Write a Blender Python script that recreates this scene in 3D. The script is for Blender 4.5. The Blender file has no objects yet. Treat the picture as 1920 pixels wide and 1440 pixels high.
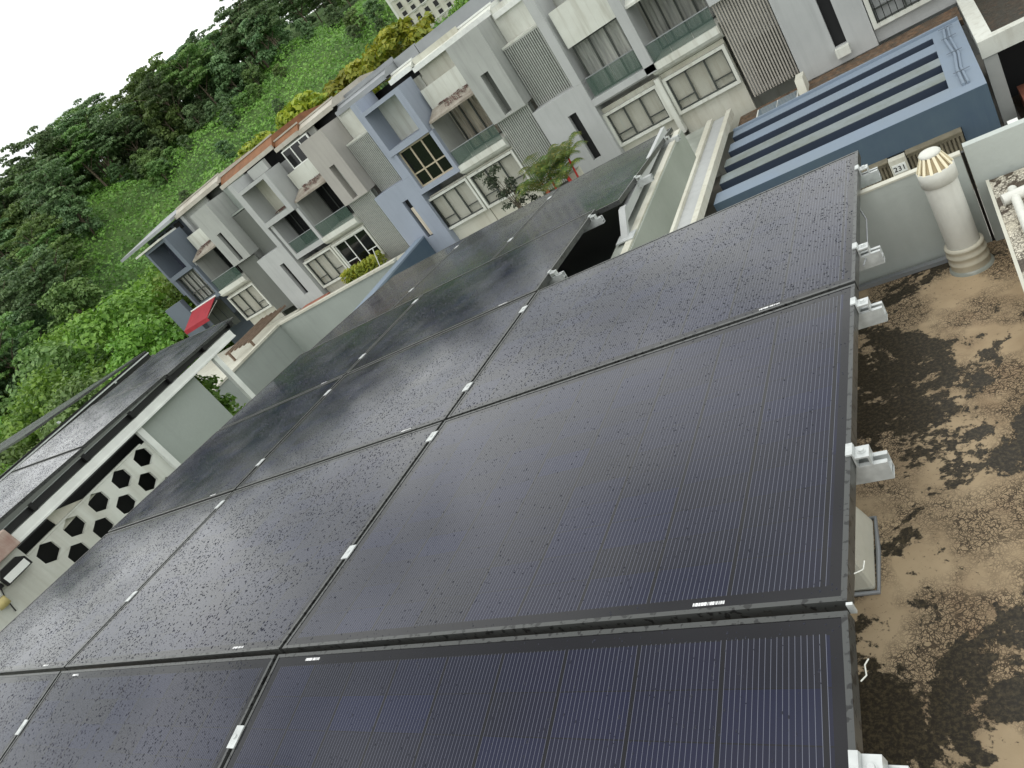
import bpy, math, random
import numpy as np
from mathutils import Matrix, Vector
rnd = random.Random(7)
rng = np.random.default_rng(11)
rad = math.radians
sc = bpy.context.scene
col = sc.collection

# ------------------------------------------------------------------ camera
CAM = Vector((0.37394, -0.82624, 1.09012))
RIGHT = Vector((0.76403998, 0.32591779, -0.55679485))
DOWN = Vector((-0.26727511, -0.62558686, -0.73294276))
FWD = Vector((-0.58720262, 0.70881498, -0.39086366))
cam = bpy.data.cameras.new('camera'); cam_o = bpy.data.objects.new('camera', cam); col.objects.link(cam_o)
cam.sensor_width = 36; cam.lens = 1333.75 / 1920 * 36; cam.clip_start = 0.02; cam.clip_end = 3000
U, B = -DOWN, -FWD
cam_o.matrix_world = Matrix(((RIGHT.x, U.x, B.x, CAM.x), (RIGHT.y, U.y, B.y, CAM.y), (RIGHT.z, U.z, B.z, CAM.z), (0, 0, 0, 1)))
sc.camera = cam_o

# ------------------------------------------------------------------ world, sun, exposure
SUN_EL, SUN_AZ = rad(62), rad(205)          # azimuth clockwise from +Y
w = bpy.data.worlds.new('World'); sc.world = w; w.use_nodes = True
nt = w.node_tree; nt.nodes.clear()
def N(nt, t, **k):
    n = nt.nodes.new(t)
    for a, v in k.items(): setattr(n, a, v)
    return n
sky = N(nt, 'ShaderNodeTexSky', sky_type='NISHITA', sun_disc=False, sun_elevation=SUN_EL, sun_rotation=SUN_AZ, air_density=1.0, dust_density=3.0, ozone_density=1.0)
tc = N(nt, 'ShaderNodeTexCoord')
n1 = N(nt, 'ShaderNodeTexNoise'); n1.inputs['Scale'].default_value = 2.6; n1.inputs['Detail'].default_value = 5; n1.inputs['Roughness'].default_value = 0.55
mp = N(nt, 'ShaderNodeMapping'); mp.inputs['Scale'].default_value = (1, 1, 2.2)
rp = N(nt, 'ShaderNodeValToRGB'); rp.color_ramp.elements[0].position = 0.36; rp.color_ramp.elements[0].color = (8.4, 8.8, 8.7, 1)
rp.color_ramp.elements[1].position = 0.56; rp.color_ramp.elements[1].color = (18.0, 18.4, 18.0, 1)
mx = N(nt, 'ShaderNodeMix', data_type='RGBA'); mx.inputs['Factor'].default_value = 0.94
bg = N(nt, 'ShaderNodeBackground'); bg.inputs['Strength'].default_value = 0.1
wo = N(nt, 'ShaderNodeOutputWorld')
L = nt.links.new
L(tc.outputs['Generated'], mp.inputs['Vector']); L(mp.outputs['Vector'], n1.inputs['Vector']); L(n1.outputs['Fac'], rp.inputs['Fac'])
L(sky.outputs['Color'], mx.inputs['A']); L(rp.outputs['Color'], mx.inputs['B']); L(mx.outputs['Result'], bg.inputs['Color']); L(bg.outputs['Background'], wo.inputs['Surface'])
sl = bpy.data.lights.new('sun', 'SUN'); sl.energy = 0.6; sl.angle = rad(25); sl.color = (1, 0.97, 0.92)
so = bpy.data.objects.new('sun', sl); col.objects.link(so)
sdir = Vector((math.sin(SUN_AZ) * math.cos(SUN_EL), math.cos(SUN_AZ) * math.cos(SUN_EL), math.sin(SUN_EL)))
so.rotation_euler = (-sdir).to_track_quat('-Z', 'Y').to_euler()
sc.view_settings.view_transform = 'Standard'; sc.view_settings.look = 'None'; sc.view_settings.gamma = 1
sc.view_settings.use_curve_mapping = False; sc.view_settings.exposure = 0.0
sc.render.engine = 'CYCLES'; sc.cycles.use_denoising = True; sc.cycles.max_bounces = 8; sc.cycles.transparent_max_bounces = 8
sc.cycles.use_adaptive_sampling = True; sc.cycles.adaptive_threshold = 0.008

# ------------------------------------------------------------------ materials
def srgb(r, g, b):
    f = lambda c: (c / 255 / 12.92) if c / 255 <= 0.04045 else ((c / 255 + 0.055) / 1.055) ** 2.4
    return (f(r), f(g), f(b), 1)
def newmat(name):
    m = bpy.data.materials.new(name); m.use_nodes = True; nt = m.node_tree
    return m, nt, nt.nodes['Principled BSDF']
def mixc(nt, fac, a, b, blend='MIX'):
    n = N(nt, 'ShaderNodeMix', data_type='RGBA', blend_type=blend)
    for s, v in (('Factor', fac), ('A', a), ('B', b)):
        if hasattr(v, 'links') or isinstance(v, bpy.types.NodeSocket): nt.links.new(v, n.inputs[s])
        else: n.inputs[s].default_value = v
    return n.outputs['Result']
def noise(nt, vec, scale, detail=4, rough=0.55, dist=0.0):
    n = N(nt, 'ShaderNodeTexNoise'); n.inputs['Scale'].default_value = scale; n.inputs['Detail'].default_value = detail
    n.inputs['Roughness'].default_value = rough; n.inputs['Distortion'].default_value = dist
    nt.links.new(vec, n.inputs['Vector']); return n.outputs['Fac']
def ramp(nt, fac, p0, p1, c0=(0, 0, 0, 1), c1=(1, 1, 1, 1)):
    n = N(nt, 'ShaderNodeValToRGB'); e = n.color_ramp.elements
    e[0].position = p0; e[0].color = c0; e[1].position = p1; e[1].color = c1
    nt.links.new(fac, n.inputs['Fac']); return n.outputs['Color']
def math_(nt, op, a, b=None, c=None):
    n = N(nt, 'ShaderNodeMath', operation=op)
    for i, v in enumerate((a, b, c)):
        if v is None: continue
        if isinstance(v, bpy.types.NodeSocket): nt.links.new(v, n.inputs[i])
        else: n.inputs[i].default_value = v
    return n.outputs[0]
def wcoord(nt, scale=(1, 1, 1), src='Object'):
    t = N(nt, 'ShaderNodeTexCoord'); m = N(nt, 'ShaderNodeMapping'); m.inputs['Scale'].default_value = scale
    nt.links.new(t.outputs[src], m.inputs['Vector']); return m.outputs['Vector']
def pos(nt, scale=(1, 1, 1)):
    t = N(nt, 'ShaderNodeNewGeometry'); m = N(nt, 'ShaderNodeMapping'); m.inputs['Scale'].default_value = scale
    nt.links.new(t.outputs['Position'], m.inputs['Vector']); return m.outputs['Vector']
def bump(nt, bs, h, strength, dist=0.01):
    b = N(nt, 'ShaderNodeBump'); b.inputs['Strength'].default_value = strength; b.inputs['Distance'].default_value = dist
    nt.links.new(h, b.inputs['Height']); nt.links.new(b.outputs['Normal'], bs.inputs['Normal'])

def paint(name, c, rough=0.75, stain=0.25, streak=0.35, scale=1.0, stainc=None):
    """weathered wall paint: blotches and vertical rain streaks"""
    m, nt, bs = newmat(name)
    base = srgb(*c)
    v = pos(nt); v2 = pos(nt, (2.2, 2.2, 0.16)); 
    dark = srgb(*(stainc or [x * 0.72 for x in c]))
    f1 = ramp(nt, noise(nt, v, 0.55 * scale, 5, 0.6), 0.35, 0.75)
    f2 = ramp(nt, noise(nt, v2, 1.6 * scale, 5, 0.65), 0.5, 0.8)
    a = mixc(nt, math_(nt, 'MULTIPLY', f1, stain), base, dark)
    b = mixc(nt, math_(nt, 'MULTIPLY', f2, streak), a, dark)
    f3 = noise(nt, v, 26, 3, 0.7)
    cc = mixc(nt, math_(nt, 'MULTIPLY', f3, 0.12), b, (0.05, 0.05, 0.045, 1))
    nt.links.new(cc, bs.inputs['Base Color']); bs.inputs['Roughness'].default_value = rough
    bump(nt, bs, noise(nt, v, 45, 3), 0.15, 0.01)
    return m
def plain(name, c, rough=0.5, metal=0.0, var=0.15, scale=6, spec=0.5):
    m, nt, bs = newmat(name); base = srgb(*c); dark = srgb(*[x * 0.75 for x in c])
    f = ramp(nt, noise(nt, pos(nt), scale, 4), 0.35, 0.7)
    nt.links.new(mixc(nt, math_(nt, 'MULTIPLY', f, var * 3), base, dark), bs.inputs['Base Color'])
    bs.inputs['Roughness'].default_value = rough; bs.inputs['Metallic'].default_value = metal; bs.inputs['Specular IOR Level'].default_value = spec
    return m
M = {}
M['white'] = paint('white_paint', (216, 218, 210), stain=0.35, streak=0.6, stainc=(150, 144, 126))
M['cream'] = paint('cream_paint', (206, 205, 192), stain=0.4, streak=0.6, stainc=(158, 150, 128))
M['grey_l'] = paint('light_grey_paint', (180, 182, 181), stain=0.25, streak=0.3)
M['grey'] = paint('grey_paint', (170, 172, 168), stain=0.35, streak=0.55)
M['grey_w'] = paint('warm_grey_paint', (172, 168, 162), stain=0.3, streak=0.3)
M['grey_d'] = paint('dark_grey_paint', (104, 107, 102), stain=0.2, streak=0.2)
M['lav'] = paint('lavender_blue_paint', (152, 160, 174), stain=0.2, streak=0.2)
M['slate'] = paint('slate_blue_paint', (104, 113, 124), stain=0.2, streak=0.2)
M['navy'] = paint('navy_paint', (62, 66, 82), stain=0.2, streak=0.1)
M['wallgreen'] = paint('greenish_grey_paint', (158, 165, 159), stain=0.25, streak=0.3)
M['parapet'] = paint('parapet_paint', (186, 192, 187), stain=0.35, streak=0.3)
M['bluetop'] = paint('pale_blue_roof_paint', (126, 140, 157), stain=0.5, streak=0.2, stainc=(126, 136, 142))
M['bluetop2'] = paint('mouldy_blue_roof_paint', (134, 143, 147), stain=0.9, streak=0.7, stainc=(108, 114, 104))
M['slotblue'] = paint('shaded_slot_blue', (46, 58, 76), stain=0.3, streak=0.1)  # inner slot blue with the shade of the deep openings in its colour
M['bluewall'] = paint('shaded_blue_paint', (66, 84, 102), stain=0.7, streak=0.5, stainc=(84, 102, 112))  # same blue as the roof tops, darkened in colour for shaded upright faces
M['concrete'] = paint('wet_concrete', (168, 172, 164), rough=0.3, stain=0.9, streak=0.25, stainc=(124, 130, 120), scale=1.6)
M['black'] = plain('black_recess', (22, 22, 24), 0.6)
M['darkroom'] = plain('dark_interior', (40, 38, 38), 0.8)
M['slat'] = plain('louvre_metal', (182, 184, 178), 0.5, 0.2)
M['slat_w'] = plain('warm_louvre_metal', (178, 172, 162), 0.5, 0.2)
M['frame_w'] = plain('white_window_frame', (225, 227, 222), 0.5, var=0.1)
M['frame_d'] = plain('dark_window_frame', (62, 66, 62), 0.45, var=0.1)
M['frame_b'] = plain('beige_window_frame', (176, 164, 140), 0.5, var=0.1)
M['alu'] = plain('silver_aluminium', (206, 209, 208), 0.38, 0.35, var=0.2, scale=30)
M['blackframe'] = None
M['tile_o'] = plain('terracotta_roof_tile', (136, 92, 60), 0.7, var=0.25, scale=2)
M['metal_g'] = plain('grey_metal_roof', (150, 153, 156), 0.5, 0.2, var=0.15, scale=0.8)
M['metal_d'] = plain('dark_metal_roof', (52, 54, 58), 0.5, 0.2)
M['fascia'] = paint('old_cream_fascia', (190, 186, 176), stain=0.6, streak=0.5, stainc=(142, 130, 112))
M['pvc'] = paint('white_pvc', (222, 222, 214), rough=0.45, stain=0.35, streak=0.35, scale=5, stainc=(178, 176, 166))
M['pvc_b'] = plain('cream_pvc', (205, 200, 182), 0.5, var=0.12, scale=14)
M['pvc_b2'] = plain('yellowed_pvc', (236, 226, 196), 0.4, var=0.05, scale=8)
M['darkdeck'] = plain('shaded_wet_black_waterproofing', (30, 34, 32), 0.3, var=0.2, scale=3)  # wet black waterproofing, shade under the panels also put into its colour
M['growthblock'] = paint('rust_stained_render', (196, 184, 172), stain=0.9, streak=0.6, stainc=(140, 96, 84), scale=6)
M['ventslot'] = plain('tan_vent_core', (188, 170, 136), 0.7)  # plain tan core between the cap ribs
M['red'] = plain('red_awning_cloth', (158, 38, 50), 0.8, var=0.15, scale=2)
M['brick'] = plain('terracotta_planter', (158, 98, 78), 0.8, var=0.3, scale=3)
M['wood'] = plain('weathered_timber', (128, 108, 92), 0.8, var=0.3, scale=3)
M['gate'] = plain('brown_gate_metal', (140, 132, 112), 0.55, 0.2, var=0.25, scale=3)
M['blackmetal'] = plain('black_powder_coat', (26, 26, 26), 0.4, 0.3)
M['asphalt'] = plain('asphalt', (72, 72, 72), 0.85, var=0.2, scale=2)
M['pave'] = plain('concrete_paving', (150, 146, 138), 0.85, var=0.2, scale=1)
M['bark'] = plain('bark', (112, 100, 84), 0.9, var=0.3, scale=3)
M['redstem'] = plain('red_palm_stem', (190, 42, 30), 0.5, var=0.15)
M['yellowpl'] = plain('yellow_plastic', (196, 180, 120), 0.5)

def curtain(name, c, dark, sc_=60):
    m, nt, bs = newmat(name); v = pos(nt, (sc_, 1, 0.6))
    n = ramp(nt, noise(nt, v, 1.0, 2), 0.35, 0.65)  # narrow upright bands put the shade of the folds into the colour
    big = ramp(nt, noise(nt, pos(nt, (1.2, 1, 0.2)), 1.0, 3), 0.3, 0.7)
    nt.links.new(mixc(nt, math_(nt, 'MULTIPLY', math_(nt, 'ADD', n, big), 0.55), srgb(*c), srgb(*dark)), bs.inputs['Base Color'])
    bs.inputs['Roughness'].default_value = 0.9; return m
M['cur_w'] = curtain('pale_curtain', (222, 222, 214), (150, 152, 148), 9)
M['cur_b'] = curtain('beige_curtain', (214, 204, 186), (140, 132, 120), 9)
M['cur_blue'] = curtain('blue_curtain', (112, 190, 232), (70, 140, 186), 7)
M['cur_teal'] = curtain('teal_curtain', (196, 218, 216), (140, 168, 170), 9)
def glassy(name, c, alpha, rough=0.03):
    m, nt, bs = newmat(name); bs.inputs['Base Color'].default_value = srgb(*c); bs.inputs['Roughness'].default_value = rough
    bs.inputs['Alpha'].default_value = alpha; bs.inputs['IOR'].default_value = 1.5; return m
M['pane'] = glassy('window_glass', (40, 50, 48), 0.10)
M['pane_d'] = glassy('dark_window_glass', (14, 15, 17), 0.93)
M['balglass'] = glassy('green_balustrade_glass', (88, 108, 100), 0.36)
M['skyglass'] = glassy('skylight_glass', (120, 132, 140), 0.9, 0.08)

def frame_mat():
    m, nt, bs = newmat('black_anodised_frame'); v = wcoord(nt)
    drops = ramp(nt, noise(nt, v, 60, 2, 0.5), 0.56, 0.62)
    nt.links.new(mixc(nt, drops, (0.06, 0.062, 0.06, 1), (0.02, 0.02, 0.02, 1)), bs.inputs['Base Color'])
    bs.inputs['Roughness'].default_value = 0.3; bs.inputs['Metallic'].default_value = 0.2
    bump(nt, bs, drops, 0.3, 0.002); return m
M['blackframe'] = frame_mat()
def cell_mat(name, swap=False):
    """glass over dark cells: thin busbar wires, cell gaps, tint that varies from cell to cell"""
    m, nt, bs = newmat(name)
    t = N(nt, 'ShaderNodeTexCoord'); s = N(nt, 'ShaderNodeSeparateXYZ'); nt.links.new(t.outputs['Object'], s.inputs[0])
    x, y = s.outputs['X'], s.outputs['Y']
    if swap: x, y = y, x
    CW, CH, LP = 0.182, 0.0925, 0.0107
    cx = math_(nt, 'DIVIDE', math_(nt, 'SUBTRACT', x, 0.04), CW); cy = math_(nt, 'DIVIDE', math_(nt, 'SUBTRACT', y, 0.038), CH)
    fx = math_(nt, 'FRACT', cx); fy = math_(nt, 'FRACT', cy)
    ln = math_(nt, 'FRACT', math_(nt, 'DIVIDE', math_(nt, 'MULTIPLY', fx, CW), LP))
    line = math_(nt, 'LESS_THAN', math_(nt, 'ABSOLUTE', math_(nt, 'SUBTRACT', ln, 0.5)), 0.042)
    gx = math_(nt, 'LESS_THAN', math_(nt, 'ABSOLUTE', math_(nt, 'SUBTRACT', fx, 0.5)), 0.475)
    gy = math_(nt, 'LESS_THAN', math_(nt, 'ABSOLUTE', math_(nt, 'SUBTRACT', fy, 0.5)), 0.487)
    mxx = math_(nt, 'MULTIPLY', math_(nt, 'GREATER_THAN', x, 0.04), math_(nt, 'LESS_THAN', x, (1.149 if swap else 1.69)))
    myy = math_(nt, 'MULTIPLY', math_(nt, 'GREATER_THAN', y, 0.038), math_(nt, 'LESS_THAN', y, (1.69 if swap else 1.149)))
    area = math_(nt, 'MULTIPLY', mxx, myy)
    line = math_(nt, 'MULTIPLY', line, math_(nt, 'MULTIPLY', gx, area))
    cb = N(nt, 'ShaderNodeCombineXYZ'); nt.links.new(math_(nt, 'FLOOR', cx), cb.inputs[0]); nt.links.new(math_(nt, 'FLOOR', cy), cb.inputs[1])
    oi = N(nt, 'ShaderNodeObjectInfo'); nt.links.new(oi.outputs['Random'], cb.inputs[2])
    wn = N(nt, 'ShaderNodeTexWhiteNoise', noise_dimensions='3D'); nt.links.new(cb.outputs[0], wn.inputs['Vector'])
    tint = ramp(nt, wn.outputs['Value'], 0.0, 1.0, (0.0075, 0.0075, 0.013, 1), (0.007, 0.009, 0.032, 1))
    tint2 = mixc(nt, ramp(nt, noise(nt, t.outputs['Object'], 1.6, 2), 0.45, 0.8), tint, (0.010, 0.010, 0.028, 1))
    cell = mixc(nt, math_(nt, 'MULTIPLY', math_(nt, 'MULTIPLY', gx, gy), area), (0.007, 0.0065, 0.009, 1), tint2)
    nt.links.new(mixc(nt, line, cell, (0.13, 0.135, 0.17, 1)), bs.inputs['Base Color'])
    film = noise(nt, t.outputs['Object'], 2.3, 4)
    nt.links.new(ramp(nt, film, 0.3, 0.75, (0.07, 0.07, 0.07, 1), (0.19, 0.19, 0.19, 1)), bs.inputs['Roughness'])
    bs.inputs['IOR'].default_value = 1.37
    bump(nt, bs, noise(nt, t.outputs['Object'], 5, 2), 0.02, 0.01)
    return m
M['cells'] = cell_mat('solar_cells_under_glass'); M['cells_p'] = cell_mat('solar_cells_under_glass_portrait', True)
M['cells_far'] = plain('wet_panel_glass', (46, 50, 56), 0.22, 0.0, var=0.2, scale=1.2)
def drop_mat():
    m, nt, bs = newmat('rain_drop'); bs.inputs['Base Color'].default_value = (0.012, 0.013, 0.024, 1)
    bs.inputs['Roughness'].default_value = 0.04; bs.inputs['IOR'].default_value = 1.33; return m
M['drop'] = drop_mat()
def barcode_mat():
    m, nt, bs = newmat('barcode_print'); t = N(nt, 'ShaderNodeTexCoord'); s = N(nt, 'ShaderNodeSeparateXYZ'); nt.links.new(t.outputs['Object'], s.inputs[0])
    cb = N(nt, 'ShaderNodeCombineXYZ'); nt.links.new(math_(nt, 'FLOOR', math_(nt, 'MULTIPLY', s.outputs['X'], 900)), cb.inputs[0])
    wn = N(nt, 'ShaderNodeTexWhiteNoise', noise_dimensions='3D'); nt.links.new(cb.outputs[0], wn.inputs['Vector'])
    nt.links.new(ramp(nt, wn.outputs['Value'], 0.22, 0.26, (0.05, 0.05, 0.06, 1), (0.8, 0.8, 0.8, 1)), bs.inputs['Base Color']); return m
M['barcode'] = barcode_mat()

def roof_mat(name, tan=(192, 170, 138), tan2=(166, 144, 114), moss=(44, 37, 26), moss2=(104, 92, 66), cover=0.5, rust=True, light=False):
    """cracked, peeling waterproof coat with patches of black moss"""
    m, nt, bs = newmat(name); v = pos(nt)
    n_big = noise(nt, v, 2.9, 8, 0.66, 0.4); n_fine = noise(nt, v, 34, 6, 0.7)
    h = math_(nt, 'ADD', n_big, math_(nt, 'MULTIPLY', math_(nt, 'SUBTRACT', n_fine, 0.5), 0.22))
    mm = ramp(nt, h, cover, cover + 0.02)
    speck = ramp(nt, noise(nt, v, 70, 5, 0.75), 0.60, 0.64)
    mm = math_(nt, 'MAXIMUM', mm, math_(nt, 'MULTIPLY', speck, ramp(nt, noise(nt, v, 6, 3), 0.42, 0.6)))
    wv = N(nt, 'ShaderNodeVectorMath', operation='ADD'); nz = N(nt, 'ShaderNodeTexNoise'); nz.inputs['Scale'].default_value = 22; nz.inputs['Detail'].default_value = 3
    nt.links.new(v, nz.inputs['Vector']); sb = N(nt, 'ShaderNodeVectorMath', operation='SCALE'); sb.inputs['Scale'].default_value = 0.05
    nt.links.new(nz.outputs['Color'], sb.inputs[0]); nt.links.new(v, wv.inputs[0]); nt.links.new(sb.outputs[0], wv.inputs[1])
    crs = []
    for scl, wd in ((52, 0.05), (120, 0.075)):
        vo = N(nt, 'ShaderNodeTexVoronoi', feature='DISTANCE_TO_EDGE'); vo.inputs['Scale'].default_value = scl; nt.links.new(wv.outputs[0], vo.inputs['Vector'])
        msk = ramp(nt, noise(nt, v, 4.5 if scl > 20 else 1.7, 3), 0.42, 0.55)
        crs.append(math_(nt, 'MULTIPLY', math_(nt, 'LESS_THAN', vo.outputs['Distance'], wd), msk))
    crack = math_(nt, 'MAXIMUM', crs[0], crs[1])
    base = mixc(nt, ramp(nt, noise(nt, v, 5, 5), 0.35, 0.7), srgb(*tan), srgb(*tan2))
    if rust: base = mixc(nt, math_(nt, 'MULTIPLY', ramp(nt, noise(nt, v, 3.7, 4), 0.55, 0.75), 0.55), base, srgb(112, 74, 46))
    mo = mixc(nt, ramp(nt, noise(nt, v, 90, 5, 0.75), 0.46, 0.74), srgb(*moss), srgb(*moss2))
    c = mixc(nt, math_(nt, 'MULTIPLY', crack, 0.85), base, srgb(48, 38, 28)); c = mixc(nt, mm, c, mo)
    nt.links.new(c, bs.inputs['Base Color'])
    nt.links.new(ramp(nt, mm, 0, 1, (0.75, 0.75, 0.75, 1), (0.5, 0.5, 0.5, 1)), bs.inputs['Roughness'])
    hh = math_(nt, 'SUBTRACT', math_(nt, 'MULTIPLY', n_fine, 0.3), math_(nt, 'ADD', math_(nt, 'MULTIPLY', crack, 0.6), math_(nt, 'MULTIPLY', mm, 0.35)))
    bump(nt, bs, hh, 0.7, 0.004); return m
M['roof'] = roof_mat('cracked_mossy_roof_coating', cover=0.503)
M['ledge'] = roof_mat('peeling_white_ledge_paint', tan=(222, 216, 200), tan2=(200, 192, 172), moss=(64, 52, 40), moss2=(104, 92, 76), cover=0.545, rust=False)
M['dirtroof'] = roof_mat('leaf_littered_roof', tan=(122, 98, 76), tan2=(92, 72, 54), moss=(56, 46, 36), moss2=(150, 130, 108), cover=0.52)
M['dirtroof2'] = roof_mat('dark_dirty_roof', tan=(70, 60, 48), tan2=(52, 48, 38), moss=(44, 40, 32), moss2=(80, 72, 58), cover=0.5)

def leaf_mat(name, c1, c2, c3, scale=0.35):
    m, nt, bs = newmat(name)
    oi = N(nt, 'ShaderNodeObjectInfo')
    f = ramp(nt, noise(nt, pos(nt), scale, 3), 0.35, 0.68)
    a = mixc(nt, f, srgb(*c1), srgb(*c2)); f2 = ramp(nt, noise(nt, pos(nt), scale * 7, 2), 0.5, 0.75)
    a = mixc(nt, f2, a, srgb(*c3))
    hs = N(nt, 'ShaderNodeHueSaturation'); nt.links.new(a, hs.inputs['Color'])
    nt.links.new(math_(nt, 'ADD', 0.48, math_(nt, 'MULTIPLY', oi.outputs['Random'], 0.04)), hs.inputs['Hue'])
    nt.links.new(math_(nt, 'ADD', 0.72, math_(nt, 'MULTIPLY', oi.outputs['Random'], 0.55)), hs.inputs['Value'])
    nt.links.new(hs.outputs['Color'], bs.inputs['Base Color']); bs.inputs['Roughness'].default_value = 0.55
    tr = N(nt, 'ShaderNodeBsdfTranslucent'); nt.links.new(hs.outputs['Color'], tr.inputs['Color'])
    ms = N(nt, 'ShaderNodeMixShader'); ms.inputs[0].default_value = 0.3
    nt.links.new(bs.outputs[0], ms.inputs[1]); nt.links.new(tr.outputs[0], ms.inputs[2]); nt.links.new(ms.outputs[0], nt.nodes['Material Output'].inputs['Surface'])
    return m
M['lf_dark'] = leaf_mat('dark_forest_leaves', (88, 114, 76), (114, 140, 92), (140, 162, 110))  # greens paled and greyed in the colour to stand in for haze
M['lf_mid'] = leaf_mat('mid_green_leaves', (92, 122, 66), (120, 150, 80), (146, 172, 98))
M['lf_lime'] = leaf_mat('lime_green_leaves', (88, 126, 44), (124, 160, 58), (154, 186, 84), 0.5)
M['lf_yel'] = leaf_mat('yellow_green_leaves', (116, 134, 44), (156, 160, 52), (192, 182, 62), 0.6)
M['lf_creep'] = leaf_mat('creeper_leaves', (88, 122, 50), (118, 154, 64), (142, 176, 82), 0.12)
M['lf_palm'] = leaf_mat('palm_leaves', (66, 98, 46), (104, 126, 54), (176, 164, 78), 1.4)
M['lf_shrub'] = leaf_mat('dark_shrub_leaves', (34, 48, 30), (56, 74, 46), (108, 122, 96), 1.5)
def hill_mat():
    m, nt, bs = newmat('hill_ground'); v = pos(nt)
    c = mixc(nt, ramp(nt, noise(nt, v, 0.06, 5), 0.35, 0.65), srgb(70, 96, 46), srgb(92, 120, 56))
    c = mixc(nt, ramp(nt, noise(nt, v, 0.9, 4), 0.5, 0.75), c, srgb(50, 80, 34)); nt.links.new(c, bs.inputs['Base Color'])
    bs.inputs['Roughness'].default_value = 0.95; bump(nt, bs, noise(nt, v, 1.5, 5), 1.0, 0.4); return m
M['hill'] = hill_mat()

# ------------------------------------------------------------------ mesh helpers
OFF = {}
def woff(o):
    return OFF.get(o.name, Vector((0, 0, 0))) if o else Vector((0, 0, 0))
class MB:
    def __init__(s): s.v, s.f, s.mi, s.sm = [], [], [], []
    def add(s, vs, fs, mi=0, sm=False):
        b = len(s.v); s.v += [tuple(p) for p in vs]
        for f in fs: s.f.append(tuple(b + i for i in f)); s.mi.append(mi); s.sm.append(sm)
        return s
    def box(s, x0, x1, y0, y1, z0, z1, mi=0):
        vs = [(x, y, z) for z in (z0, z1) for y in (y0, y1) for x in (x0, x1)]
        return s.add(vs, [(0, 2, 3, 1), (4, 5, 7, 6), (0, 1, 5, 4), (2, 6, 7, 3), (0, 4, 6, 2), (1, 3, 7, 5)], mi)
    def prism(s, pts, axis, a0, a1, mi=0):
        """closed outline in the two other axes, pushed along axis"""
        n = len(pts)
        def mk(p, a): return {'x': (a, p[0], p[1]), 'y': (p[0], a, p[1]), 'z': (p[0], p[1], a)}[axis]
        vs = [mk(p, a0) for p in pts] + [mk(p, a1) for p in pts]
        fs = [tuple(range(n))[::-1], tuple(range(n, 2 * n))] + [(i, (i + 1) % n, n + (i + 1) % n, n + i) for i in range(n)]
        return s.add(vs, fs, mi)
    def tube(s, path, r, n=8, mi=0, cap=True):
        rs = r if isinstance(r, (list, tuple)) else [r] * len(path)
        P = [Vector(p) for p in path]; vs = []; prev = None
        for i, p in enumerate(P):
            d = (P[min(i + 1, len(P) - 1)] - P[max(i - 1, 0)]).normalized()
            u = d.orthogonal().normalized() if prev is None else (prev - d * prev.dot(d)).normalized()
            prev = u; vv = d.cross(u)
            for k in range(n):
                a = 2 * math.pi * k / n; vs.append(p + (u * math.cos(a) + vv * math.sin(a)) * rs[i])
        fs = [(i * n + k, i * n + (k + 1) % n, (i + 1) * n + (k + 1) % n, (i + 1) * n + k) for i in range(len(P) - 1) for k in range(n)]
        s.add(vs, fs, mi, True)
        if cap:
            s.add(vs[:n], [tuple(range(n))[::-1]], mi); s.add(vs[-n:], [tuple(range(n))], mi)
        return s
    def lathe(s, prof, cx, cy, n=28, mi=0):
        vs = [(cx + r * math.cos(2 * math.pi * k / n), cy + r * math.sin(2 * math.pi * k / n), z) for r, z in prof for k in range(n)]
        fs = [(i * n + k, i * n + (k + 1) % n, (i + 1) * n + (k + 1) % n, (i + 1) * n + k) for i in range(len(prof) - 1) for k in range(n)]
        return s.add(vs, fs, mi, True)
    def build(s, name, mats, parent=None, bevel=0.0):
        me = bpy.data.meshes.new(name); off = woff(parent)
        me.from_pydata([(p[0] - off.x, p[1] - off.y, p[2] - off.z) for p in s.v], [], s.f)
        for m in (mats if isinstance(mats, (list, tuple)) else [mats]): me.materials.append(M[m] if isinstance(m, str) else m)
        me.polygons.foreach_set('material_index', s.mi); me.polygons.foreach_set('use_smooth', s.sm); me.update()
        o = bpy.data.objects.new(name, me); col.objects.link(o)
        if parent: o.parent = parent; OFF[o.name] = off
        if bevel:
            b = o.modifiers.new('bevel', 'BEVEL'); b.width = bevel; b.segments = 2; b.limit_method = 'ANGLE'
        return o
def tag(o, label, cat, group=None):
    o['label'] = label; o['category'] = cat
    if group: o['group'] = group
    return o
def thing(name, label, cat, loc=(0, 0, 0), group=None):
    o = bpy.data.objects.new(name, None); o.empty_display_size = 0.2; col.objects.link(o); o.location = loc
    OFF[o.name] = Vector(loc); return tag(o, label, cat, group)
def structure(o): o['kind'] = 'structure'; return o
def stuff(o): o['kind'] = 'stuff'; return o
def bx(name, mat, parent, *a, bevel=0.0): return MB().box(*a).build(name, mat, parent, bevel)

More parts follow.
